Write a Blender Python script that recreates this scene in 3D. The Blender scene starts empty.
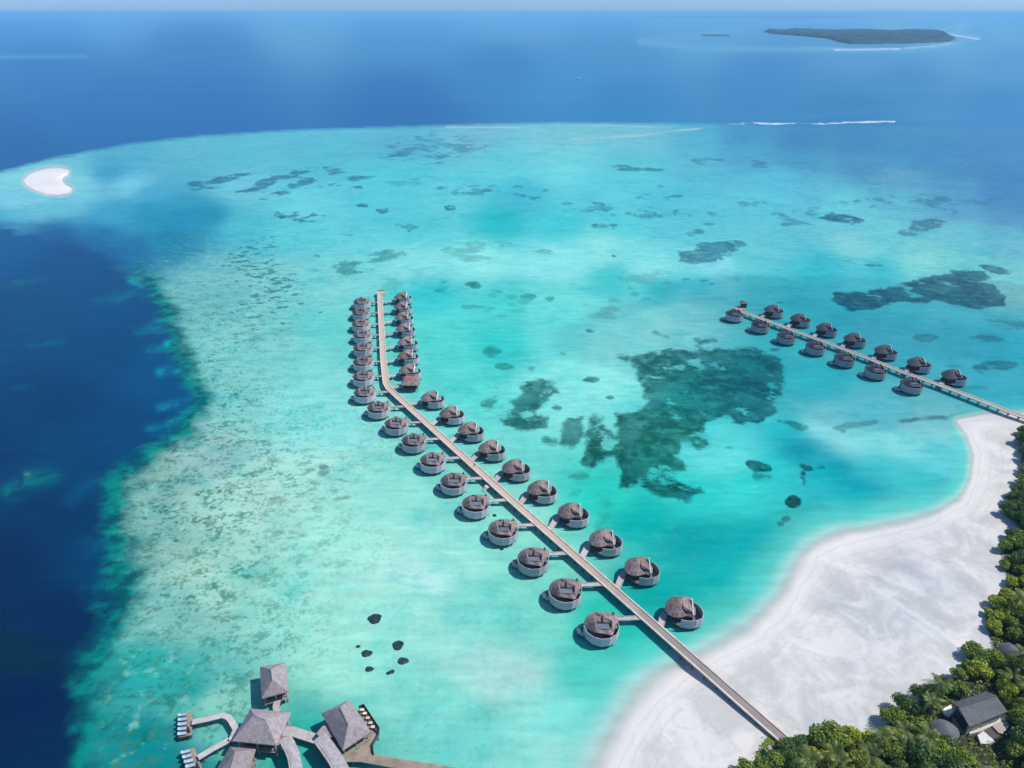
import bpy, bmesh, math, random
import numpy as np
from mathutils import Vector, Matrix
rnd = random.Random(7)
SC = bpy.context.scene
COL = SC.collection
R = math.radians
# ---------------------------------------------------------------- camera
CAM_H, PITCH, FPX = 160.0, 28.55, 683.0
SP, CP = math.sin(R(PITCH)), math.cos(R(PITCH))
cam_data = bpy.data.cameras.new('camera')
cam_data.sensor_width = 36.0
cam_data.lens = 36.0 * FPX / 1024.0
cam_data.clip_start = 1.0
cam_data.clip_end = 200000.0
cam = bpy.data.objects.new('camera', cam_data)
cam.location = (0, 0, CAM_H)
cam.rotation_euler = (R(90 - PITCH), 0, 0)
COL.objects.link(cam)
SC.camera = cam

def at(px, py, z=0.0):
    """the point at height z that the photograph shows at pixel (px, py)"""
    u, v = (px - 512) / FPX, (384 - py) / FPX
    dx, dy, dz = u, CP + v * SP, v * CP - SP
    t = (z - CAM_H) / dz
    return Vector((dx * t, dy * t, z))

def to_px(x, y):
    """authoring map of the sea plane: numpy in, photograph-like coordinates out (clamped behind the viewer)"""
    yy = np.maximum(y, 20.0)
    dep = yy * CP + CAM_H * SP
    px = 512 + FPX * x / dep
    py = 384 + FPX * (CAM_H * CP - yy * SP) / dep
    py = py + (yy - y) * 3.0
    return px, py

# ---------------------------------------------------------------- materials
def lin(c):
    return tuple(((v / 255) / 12.92) if v / 255 <= 0.04045 else (((v / 255) + 0.055) / 1.055) ** 2.4 for v in c)

def new_mat(name):
    m = bpy.data.materials.new(name)
    m.use_nodes = True
    nt = m.node_tree
    nt.nodes.clear()
    out = nt.nodes.new('ShaderNodeOutputMaterial')
    return m, nt, out

def node(nt, kind, **kw):
    n = nt.nodes.new(kind)
    for k, v in kw.items():
        if k.startswith('i_'):
            n.inputs[k[2:].replace('_', ' ')].default_value = v
        else:
            setattr(n, k, v)
    return n

def noise(nt, vec, scale, detail=4, rough=0.55, dist=0.0):
    n = nt.nodes.new('ShaderNodeTexNoise')
    n.inputs['Scale'].default_value = scale
    n.inputs['Detail'].default_value = detail
    n.inputs['Roughness'].default_value = rough
    n.inputs['Distortion'].default_value = dist
    if vec is not None:
        nt.links.new(vec, n.inputs['Vector'])
    return n.outputs['Fac']

def mathn(nt, op, a, b=None, c=None, clamp=False):
    n = nt.nodes.new('ShaderNodeMath')
    n.operation = op
    n.use_clamp = clamp
    for i, v in enumerate((a, b, c)):
        if v is None:
            continue
        if isinstance(v, (int, float)):
            n.inputs[i].default_value = v
        else:
            nt.links.new(v, n.inputs[i])
    return n.outputs[0]

def maprange(nt, v, a, b, c=0.0, d=1.0, smooth=True):
    n = nt.nodes.new('ShaderNodeMapRange')
    n.interpolation_type = 'SMOOTHSTEP' if smooth else 'LINEAR'
    for i, x in zip((1, 2, 3, 4), (a, b, c, d)):
        n.inputs[i].default_value = x
    nt.links.new(v, n.inputs[0])
    return n.outputs[0]

def mix(nt, f, a, b, mode='MIX'):
    n = nt.nodes.new('ShaderNodeMix')
    n.data_type = 'RGBA'
    n.blend_type = mode
    for sock, v in ((n.inputs[0], f), (n.inputs[6], a), (n.inputs[7], b)):
        if isinstance(v, (int, float)):
            sock.default_value = v
        elif isinstance(v, tuple):
            sock.default_value = (*v[:3], 1.0)
        else:
            nt.links.new(v, sock)
    return n.outputs[2]

def simple_mat(name, col, rough=0.8, var=0.15, scale=1.5, stripes=None, bump=0.0, metallic=0.0, warp=3.0):
    """painted or weathered material: one colour broken up by noise, and optional plank / shingle lines"""
    m, nt, out = new_mat(name)
    tc = nt.nodes.new('ShaderNodeTexCoord')
    b = nt.nodes.new('ShaderNodeBsdfPrincipled')
    b.inputs['Roughness'].default_value = rough
    b.inputs['Metallic'].default_value = metallic
    f = noise(nt, tc.outputs['Object'], scale, 5, 0.6)
    dark = tuple(c * (1 - var * 1.6) for c in col)
    light = tuple(min(1, c * (1 + var)) for c in col)
    c = mix(nt, maprange(nt, f, 0.3, 0.7), dark, light)
    oi = nt.nodes.new('ShaderNodeObjectInfo')
    tone = maprange(nt, oi.outputs['Random'], 0, 1, 0.78, 1.14, False)
    cc = nt.nodes.new('ShaderNodeCombineColor')
    for k in range(3):
        nt.links.new(tone, cc.inputs[k])
    c = mix(nt, 1.0, c, cc.outputs[0], 'MULTIPLY')
    if stripes:
        axis, period, depth = stripes
        sep = nt.nodes.new('ShaderNodeSeparateXYZ')
        nt.links.new(tc.outputs['Object'], sep.inputs[0])
        s = mathn(nt, 'FRACT', mathn(nt, 'MULTIPLY', sep.outputs[axis], 1.0 / period))
        line = maprange(nt, s, 0.0, 0.28, 1.0, 0.0)
        d2 = tuple(c_ * (1 - depth) for c_ in col)
        c = mix(nt, line, c, d2)
    nt.links.new(c, b.inputs['Base Color'])
    if bump:
        bp = nt.nodes.new('ShaderNodeBump')
        bp.inputs['Strength'].default_value = bump
        bp.inputs['Distance'].default_value = 0.1
        nt.links.new(noise(nt, tc.outputs['Object'], scale * 6, 3), bp.inputs['Height'])
        nt.links.new(bp.outputs[0], b.inputs['Normal'])
    nt.links.new(b.outputs[0], out.inputs[0])
    return m

# ---------------------------------------------------------------- object helpers
def link(o):
    COL.objects.link(o)
    return o

def tag(o, label=None, cat=None, group=None, kind=None):
    for k, v in (('label', label), ('category', cat), ('group', group), ('kind', kind)):
        if v:
            o[k] = v
    return o

def empty(name, loc=(0, 0, 0), rz=0.0):
    o = bpy.data.objects.new(name, None)
    o.location = loc
    o.rotation_euler = (0, 0, rz)
    o.empty_display_size = 1.0
    return link(o)

class MB:
    """collects boxes, prisms and strips and links them as one mesh object"""
    def __init__(self):
        self.v, self.f = [], []
    def add(self, vs, fs):
        k = len(self.v)
        self.v += [tuple(p) for p in vs]
        self.f += [tuple(i + k for i in f) for f in fs]
        return self
    def box(self, c, s, rz=0.0):
        hx, hy, hz = s[0] / 2, s[1] / 2, s[2] / 2
        ca, sa = math.cos(rz), math.sin(rz)
        vs = []
        for dz in (-hz, hz):
            for dx, dy in ((-hx, -hy), (hx, -hy), (hx, hy), (-hx, hy)):
                vs.append((c[0] + dx * ca - dy * sa, c[1] + dx * sa + dy * ca, c[2] + dz))
        return self.add(vs, [(3, 2, 1, 0), (4, 5, 6, 7), (0, 1, 5, 4), (1, 2, 6, 5), (2, 3, 7, 6), (3, 0, 4, 7)])
    def prism(self, pts, z0, z1):
        n = len(pts)
        a = sum(pts[i][0] * pts[(i + 1) % n][1] - pts[(i + 1) % n][0] * pts[i][1] for i in range(n))
        if a < 0:
            pts = pts[::-1]
        vs = [(p[0], p[1], z0) for p in pts] + [(p[0], p[1], z1) for p in pts]
        fs = [tuple(range(n))[::-1], tuple(range(n, 2 * n))]
        fs += [(i, (i + 1) % n, n + (i + 1) % n, n + i) for i in range(n)]
        return self.add(vs, fs)
    def bar(self, a, b, w, h=None):
        """box from a to b, w wide and h high"""
        a, b = Vector(a), Vector(b)
        h = h or w
        d = (b - a).normalized()
        up = Vector((0, 0, 1)) if abs(d.z) < 0.95 else Vector((0, 1, 0))
        s = d.cross(up).normalized() * (w / 2)
        t = s.cross(d).normalized() * (h / 2)
        vs = [p + i * s + j * t for p in (a, b) for i, j in ((-1, -1), (1, -1), (1, 1), (-1, 1))]
        return self.add(vs, [(0, 1, 2, 3), (7, 6, 5, 4), (0, 4, 5, 1), (1, 5, 6, 2), (2, 6, 7, 3), (3, 7, 4, 0)])
    def ribbon(self, pts, w, h):
        """a slab w wide and h thick whose top follows pts (mitred)"""
        P = [Vector(p) for p in pts]
        L, Rr = [], []
        for i, p in enumerate(P):
            d0 = (P[i] - P[i - 1]) if i else (P[1] - P[0])
            d1 = (P[i + 1] - P[i]) if i < len(P) - 1 else d0
            d0 = Vector((d0.x, d0.y, 0)).normalized(); d1 = Vector((d1.x, d1.y, 0)).normalized()
            t = (d0 + d1).normalized()
            n = Vector((-t.y, t.x, 0))
            k = (w / 2) / max(0.4, n.dot(Vector((-d1.y, d1.x, 0))))
            L.append(p + n * k); Rr.append(p - n * k)
        vs, fs = [], []
        for l, r in zip(L, Rr):
            vs += [l, r, r - Vector((0, 0, h)), l - Vector((0, 0, h))]
        n = len(P)
        for i in range(n - 1):
            a, b = 4 * i, 4 * (i + 1)
            for k in range(4):
                fs.append((a + k, a + (k + 1) % 4, b + (k + 1) % 4, b + k))
        fs += [(3, 2, 1, 0), (4 * n - 4, 4 * n - 3, 4 * n - 2, 4 * n - 1)]
        return self.add(vs, fs)
    def tube(self, a, b, r0, r1, n=7):
        a, b = Vector(a), Vector(b)
        d = (b - a).normalized()
        up = Vector((0, 0, 1)) if abs(d.z) < 0.9 else Vector((1, 0, 0))
        s = d.cross(up).normalized(); t = s.cross(d)
        vs = [p + (s * math.cos(2 * math.pi * k / n) + t * math.sin(2 * math.pi * k / n)) * r for p, r in ((a, r0), (b, r1)) for k in range(n)]
        fs = [(k, (k + 1) % n, n + (k + 1) % n, n + k) for k in range(n)] + [tuple(range(n))[::-1], tuple(range(n, 2 * n))]
        return self.add(vs, fs)
    def mesh(self, name, mat):
        me = bpy.data.meshes.new(name)
        me.from_pydata([tuple(p) for p in self.v], [], self.f)
        if mat:
            me.materials.append(mat)
        bm = bmesh.new(); bm.from_mesh(me)
        bmesh.ops.recalc_face_normals(bm, faces=bm.faces)
        bm.to_mesh(me); bm.free()
        return me
    def build(self, name, mat, parent=None, loc=None):
        o = bpy.data.objects.new(name, self.mesh(name, mat))
        link(o)
        if parent is not None:
            o.parent = parent
        if loc is not None:
            o.location = loc
        return o

def copy_tree(o, parent=None):
    c = o.copy()
    link(c)
    c.parent = parent
    for ch in list(o.children):
        copy_tree(ch, c)
    return c

# ---------------------------------------------------------------- field helpers (numpy)
def shepard(px, py, pts, soft=14.0, yscale=1.6):
    """smooth blend of values given at scattered points"""
    num = None
    den = np.zeros(px.shape)
    for x, y, val in pts:
        val = np.atleast_1d(np.array(val, float))
        w = 1.0 / (((px - x) ** 2 + ((py - y) * yscale) ** 2) + soft ** 2) ** 1.9
        den += w
        t = w[..., None] * val
        num = t if num is None else num + t
    return num / den[..., None]

def sdf_poly(px, py, poly, yk=1.0):
    """signed distance, positive inside"""
    P = np.array(poly, float)
    Q = np.roll(P, -1, axis=0)
    d2 = np.full(px.shape, 1e12)
    inside = np.zeros(px.shape, bool)
    for (x0, y0), (x1, y1) in zip(P, Q):
        ex, ey = x1 - x0, (y1 - y0) * yk
        wx, wy = px - x0, (py - y0) * yk
        t = np.clip((wx * ex + wy * ey) / (ex * ex + ey * ey + 1e-9), 0, 1)
        d2 = np.minimum(d2, (wx - ex * t) ** 2 + (wy - ey * t) ** 2)
        c = ((y0 > py) != (y1 > py)) & (px < (x1 - x0) * (py - y0) / ((y1 - y0) if y1 != y0 else 1e-9) + x0)
        inside ^= c
    d = np.sqrt(d2)
    return np.where(inside, d, -d)

def dist_line(px, py, line):
    d2 = np.full(px.shape, 1e12)
    for (x0, y0), (x1, y1) in zip(line[:-1], line[1:]):
        ex, ey = x1 - x0, y1 - y0
        t = np.clip(((px - x0) * ex + (py - y0) * ey) / (ex * ex + ey * ey + 1e-9), 0, 1)
        d2 = np.minimum(d2, (px - x0 - ex * t) ** 2 + (py - y0 - ey * t) ** 2)
    return np.sqrt(d2)

def grid_mesh(name, X, Y, Z, attrs, mat):
    nr, nc = X.shape
    me = bpy.data.meshes.new(name)
    n = nr * nc
    me.vertices.add(n)
    co = np.stack([X, Y, Z], -1).reshape(-1).astype(np.float32)
    me.vertices.foreach_set('co', co)
    i = np.arange(nr - 1)[:, None] * nc + np.arange(nc - 1)[None, :]
    quads = np.stack([i, i + 1, i + nc + 1, i + nc], -1).reshape(-1, 4)
    keep = attrs.pop('_keep', None)
    if keep is not None:
        k = keep.reshape(-1)
        quads = quads[k[quads].any(1)]
    nf = len(quads)
    me.loops.add(nf * 4)
    me.polygons.add(nf)
    me.loops.foreach_set('vertex_index', quads.reshape(-1).astype(np.int32))
    me.polygons.foreach_set('loop_start', (np.arange(nf) * 4).astype(np.int32))
    me.update(calc_edges=True)
    me.polygons.foreach_set('use_smooth', np.ones(nf, bool))
    for k, a in attrs.items():
        if a.ndim == 3:
            at_ = me.attributes.new(k, 'FLOAT_COLOR', 'POINT')
            rgba = np.concatenate([a, np.ones(a.shape[:2] + (1,))], -1)
            at_.data.foreach_set('color', rgba.reshape(-1).astype(np.float32))
        else:
            at_ = me.attributes.new(k, 'FLOAT', 'POINT')
            at_.data.foreach_set('value', a.reshape(-1).astype(np.float32))
    me.materials.append(mat)
    me.validate()
    o = bpy.data.objects.new(name, me)
    return link(o)

def attr(nt, name, out='Fac'):
    n = nt.nodes.new('ShaderNodeAttribute')
    n.attribute_name = name
    return n.outputs[out]

# ---------------------------------------------------------------- light
SUN_AZ, SUN_EL = 3.0, 55.0            # azimuth from +x towards +y
sd = Vector((math.cos(R(SUN_EL)) * math.cos(R(SUN_AZ)), math.cos(R(SUN_EL)) * math.sin(R(SUN_AZ)), math.sin(R(SUN_EL))))
w = bpy.data.worlds.new('World')
SC.world = w
w.use_nodes = True
wn = w.node_tree
bg = wn.nodes['Background']
sky = wn.nodes.new('ShaderNodeTexSky')
sky.sky_type = 'NISHITA'
sky.sun_disc = False
sky.sun_elevation = R(SUN_EL)
sky.sun_rotation = R(90 - SUN_AZ)
sky.altitude = 0
sky.air_density = 1.0
sky.dust_density = 0.3
sky.ozone_density = 3.0
tint = wn.nodes.new('ShaderNodeMix')
tint.data_type = 'RGBA'
tint.blend_type = 'MULTIPLY'
tint.inputs[0].default_value = 1.0
wn.links.new(sky.outputs[0], tint.inputs[6])
tcw = wn.nodes.new('ShaderNodeTexCoord')
spw = wn.nodes.new('ShaderNodeSeparateXYZ')
wn.links.new(tcw.outputs['Generated'], spw.inputs[0])
mrw = wn.nodes.new('ShaderNodeMapRange')
mrw.inputs[1].default_value = 0.0
mrw.inputs[2].default_value = 0.35
wn.links.new(spw.outputs[2], mrw.inputs[0])
mxw = wn.nodes.new('ShaderNodeMix')
mxw.data_type = 'RGBA'
mxw.inputs[6].default_value = (0.42, 0.72, 1.42, 1)
mxw.inputs[7].default_value = (0.85, 0.96, 1.05, 1)
wn.links.new(mrw.outputs[0], mxw.inputs[0])
wn.links.new(mxw.outputs[2], tint.inputs[7])
wn.links.new(tint.outputs[2], bg.inputs[0])
bg.inputs[1].default_value = 0.12
sl = bpy.data.lights.new('sun', 'SUN')
sl.energy = 4.35
sl.angle = R(0.53)
sl.color = (1.0, 0.955, 0.89)
so = bpy.data.objects.new('sun', sl)
so.rotation_euler = sd.to_track_quat('Z', 'Y').to_euler()
so.location = sd * 400
link(so)
SC.view_settings.view_transform = 'Standard'
SC.view_settings.look = 'None'
SC.view_settings.exposure = 0.08
SC.view_settings.gamma = 1.0
SC.view_settings.use_curve_mapping = False
SC.cycles.max_bounces = 6
SC.cycles.diffuse_bounces = 2
SC.cycles.glossy_bounces = 2
SC.cycles.transmission_bounces = 2
SC.cycles.volume_bounces = 1
SC.cycles.transparent_max_bounces = 12
SC.cycles.use_denoising = True
# ---------------------------------------------------------------- shoreline and shore authoring data
SHORE = [(580, 900), (603, 810), (616, 768), (628, 737), (652, 703), (686, 676), (722, 655), (757, 638), (785, 610), (802, 580), (816, 556), (850, 541),
         (900, 530), (940, 517), (963, 503), (975, 480), (977, 455), (970, 435), (958, 421), (985, 416), (1030, 414), (1120, 405), (1300, 400), (2600, 400), (2600, 900)]
K_LAG, K_DEEP = (0.64, 0.765, 0.655), (0.33, 0.585, 0.54)
def A_(c, k=K_LAG, sub=(0.014, 0.004, 0.008)):
    l = lin(c)
    return tuple(max(0.0012, v * q - s) for v, q, s in zip(l, k, sub))

LAGOON = [(28,179,(165,212,215)),(76,183,(165,212,218)),(50,197,(150,210,218)),(48,167,(150,205,212)),(560,265,(150,220,225)),(325,430,(150,222,215)),(420,575,(170,232,225)),(500,675,(145,218,205)),(580,755,(178,224,215)),(180,220,(0,140,180)),(870,338,(75,190,205)),  # water colour over reef flat and lagoon floor, some cloud shade painted in
 (10,200,(125,205,220)),(60,195,(130,205,220)),(0,218,(80,175,205)),(60,165,(140,195,210)),(120,150,(110,180,205)),(110,172,(60,155,195)),(130,185,(120,205,220)),
 (200,145,(125,190,205)),(250,150,(120,195,210)),(150,210,(40,145,180)),(210,215,(20,140,175)),(110,215,(60,160,195)),(60,205,(90,185,205)),(170,240,(20,130,165)),
 (150,195,(70,165,195)),(240,190,(110,200,210)),(240,225,(80,190,200)),(130,250,(15,105,160)),(100,235,(15,110,165)),(60,232,(10,100,155)),
 (300,140,(120,190,210)),(400,140,(120,180,205)),(480,135,(150,190,205)),(560,135,(165,200,210)),(640,138,(150,195,210)),(700,140,(110,180,205)),
 (320,165,(115,195,210)),(400,175,(110,205,215)),(500,165,(130,210,220)),(560,165,(150,220,225)),(640,170,(120,205,215)),(700,165,(120,190,210)),
 (300,205,(110,215,220)),(380,200,(90,205,215)),(450,200,(100,210,215)),(520,195,(70,190,205)),(600,195,(95,205,215)),(670,200,(85,195,210)),
 (300,235,(95,205,210)),(420,230,(90,205,210)),(500,222,(45,190,200)),(560,225,(70,205,210)),(620,222,(90,210,215)),(700,225,(95,200,210)),
 (320,285,(110,215,210)),(420,265,(120,225,220)),(480,262,(130,230,225)),(560,262,(140,232,228)),(600,250,(115,225,215)),(650,268,(125,225,225)),(710,265,(120,220,225)),
 (430,295,(60,205,205)),(500,300,(75,210,205)),(560,300,(95,220,210)),(610,280,(70,200,200)),(660,290,(60,190,195)),(700,285,(70,200,205)),
 (340,330,(95,210,200)),(340,400,(120,220,205)),(440,340,(85,215,208)),(500,345,(60,205,200)),(560,335,(90,215,210)),(610,330,(110,225,220)),(660,325,(150,235,230)),(690,315,(120,220,220)),
 (470,380,(85,215,205)),(560,380,(110,228,218)),(610,380,(120,230,222)),(620,355,(125,230,222)),(700,400,(70,205,205)),
 (220,280,(122,195,195)),(190,300,(120,190,188)),(270,280,(120,205,205)),(250,340,(132,205,196)),(230,400,(130,202,190)),(300,400,(140,220,205)),
 (200,450,(125,195,180)),(150,470,(110,180,165)),(150,540,(110,185,170)),(250,500,(145,220,200)),(320,470,(140,228,208)),(350,540,(140,232,210)),(400,490,(120,225,205)),
 (220,580,(140,215,190)),(160,610,(100,190,175)),(300,600,(140,228,205)),(400,600,(140,232,210)),(350,660,(130,228,205)),(440,560,(130,228,208)),(480,600,(105,218,198)),
 (140,670,(60,170,160)),(190,690,(60,170,160)),(150,740,(25,140,140)),(220,700,(110,205,185)),(230,730,(80,190,175)),(170,768,(20,135,135)),(300,740,(60,180,165)),
 (430,700,(110,220,200)),(470,740,(90,212,195)),(540,620,(95,215,195)),(520,760,(110,222,205)),(560,720,(110,225,208)),(560,768,(150,225,212)),(600,680,(80,205,195)),
 (600,620,(60,200,188)),(560,560,(95,215,195)),(520,520,(120,225,205)),(640,640,(40,195,188)),(650,590,(20,170,170)),(600,500,(60,205,195)),(640,520,(20,180,178)),(700,540,(0,165,172)),(700,600,(15,170,172)),
 (740,580,(30,175,178)),(760,540,(20,168,175)),(700,495,(60,205,205)),(740,490,(70,212,208)),(730,460,(105,222,218)),(770,470,(60,200,205)),(800,450,(10,160,180)),(790,430,(50,190,200)),(830,470,(30,175,190)),(860,490,(40,175,190)),(820,520,(60,180,185)),
 (850,440,(120,215,215)),(820,425,(110,215,218)),(900,440,(130,215,215)),(880,470,(80,195,205)),(920,480,(75,190,200)),(940,460,(105,205,210)),(900,505,(80,190,198)),(930,425,(110,200,205)),(870,415,(90,205,212)),
 (720,300,(90,205,208)),(760,290,(70,195,200)),(800,300,(60,190,200)),(850,350,(75,205,212)),(900,340,(75,202,212)),(960,340,(70,195,208)),(1010,350,(60,190,205)),(1000,390,(70,190,205)),(820,380,(60,200,208)),(770,370,(60,195,200)),
 (760,250,(90,200,205)),(820,270,(60,190,200)),(880,270,(70,195,203)),(840,315,(60,195,205)),(900,318,(70,198,208)),(790,330,(65,200,208)),(960,318,(80,200,210)),(860,245,(110,210,210)),(920,262,(110,215,205)),(960,270,(100,205,200)),(1010,285,(110,205,200)),
 (780,180,(90,190,210)),(760,205,(95,200,210)),(840,205,(105,205,212)),(820,190,(95,185,205)),(900,200,(100,185,200)),(880,230,(110,205,208)),(960,210,(90,160,190)),(960,235,(110,200,205)),(1010,240,(95,185,200)),(1010,215,(85,150,185)),
 (800,160,(75,150,190)),(860,165,(80,140,185)),(900,180,(95,160,190)),(740,150,(85,165,200)),(740,138,(65,140,190)),(860,145,(60,125,180)),(930,155,(65,130,185)),(1000,170,(70,130,185)),(1000,195,(70,125,180)),(960,185,(85,150,190)),  # far right blues carry painted cloud shade over the reef
 (800,140,(60,125,180)),(1000,140,(75,130,190)),(990,155,(72,128,184)),(1005,182,(64,120,176)),(960,170,(72,132,184)),(900,152,(68,136,187)),(1015,205,(70,130,178)),
]
DEEP = [(512,16,(150,182,218)),(900,17,(170,196,222)),(100,17,(125,170,215)),(300,17,(140,176,216)),(512,22,(118,164,212)),(950,30,(150,184,218)),(880,55,(118,162,208)),(980,45,(140,176,214)),(700,22,(140,178,215)),(580,75,(88,150,205)),(120,95,(0,115,185)),(20,655,(0,58,90)),(15,320,(0,90,140)),(60,27,(80,150,215)),(0,150,(0,105,175)),(100,120,(0,112,182)),(200,100,(5,112,185)),(60,60,(20,120,190)),(200,50,(35,118,188)),(400,100,(20,110,182)),(500,60,(60,132,195)),(620,90,(72,138,198)),(620,60,(95,150,203)),  # pale points by the horizon paint haze and sky reflection into the sea
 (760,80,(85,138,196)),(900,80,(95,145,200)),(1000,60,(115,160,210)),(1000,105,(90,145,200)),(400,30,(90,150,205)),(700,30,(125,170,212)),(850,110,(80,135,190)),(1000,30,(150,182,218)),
 (20,240,(5,100,160)),(60,260,(0,88,148)),(120,300,(0,88,145)),(0,320,(0,80,138)),(100,350,(0,84,140)),(160,380,(0,92,148)),(60,400,(0,72,125)),(120,430,(0,82,135)),(0,450,(0,70,122)),(60,460,(0,78,128)),(60,520,(0,66,115)),(0,560,(0,58,105)),
 (100,560,(0,74,122)),(60,620,(0,56,104)),(20,700,(0,48,95)),(60,740,(0,54,98)),(0,900,(0,45,90))]
DARK = [(660,455,(8,128,112)),(620,440,(0,112,100)),(600,470,(0,95,92)),(650,490,(0,85,88)),(730,370,(22,122,132)),(670,375,(0,135,132)),(760,400,(30,112,128)),(525,405,(0,118,112)),(490,350,(0,140,140)),(575,430,(0,105,100)),(375,620,(8,52,52)),(375,660,(8,52,52)),(790,500,(0,62,78)),
 (890,300,(54,92,124)),(840,300,(52,98,128)),(985,295,(58,96,126)),(440,148,(70,135,180)),(700,250,(50,125,155)),(300,180,(40,110,150)),(840,220,(60,110,145)),(500,250,(20,150,150)),(420,260,(20,160,165)),(230,180,(20,120,165)),(640,530,(0,135,140)),(960,300,(60,105,130)),(920,228,(70,115,150)),(800,165,(70,115,165)),(880,420,(100,140,150))]

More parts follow.
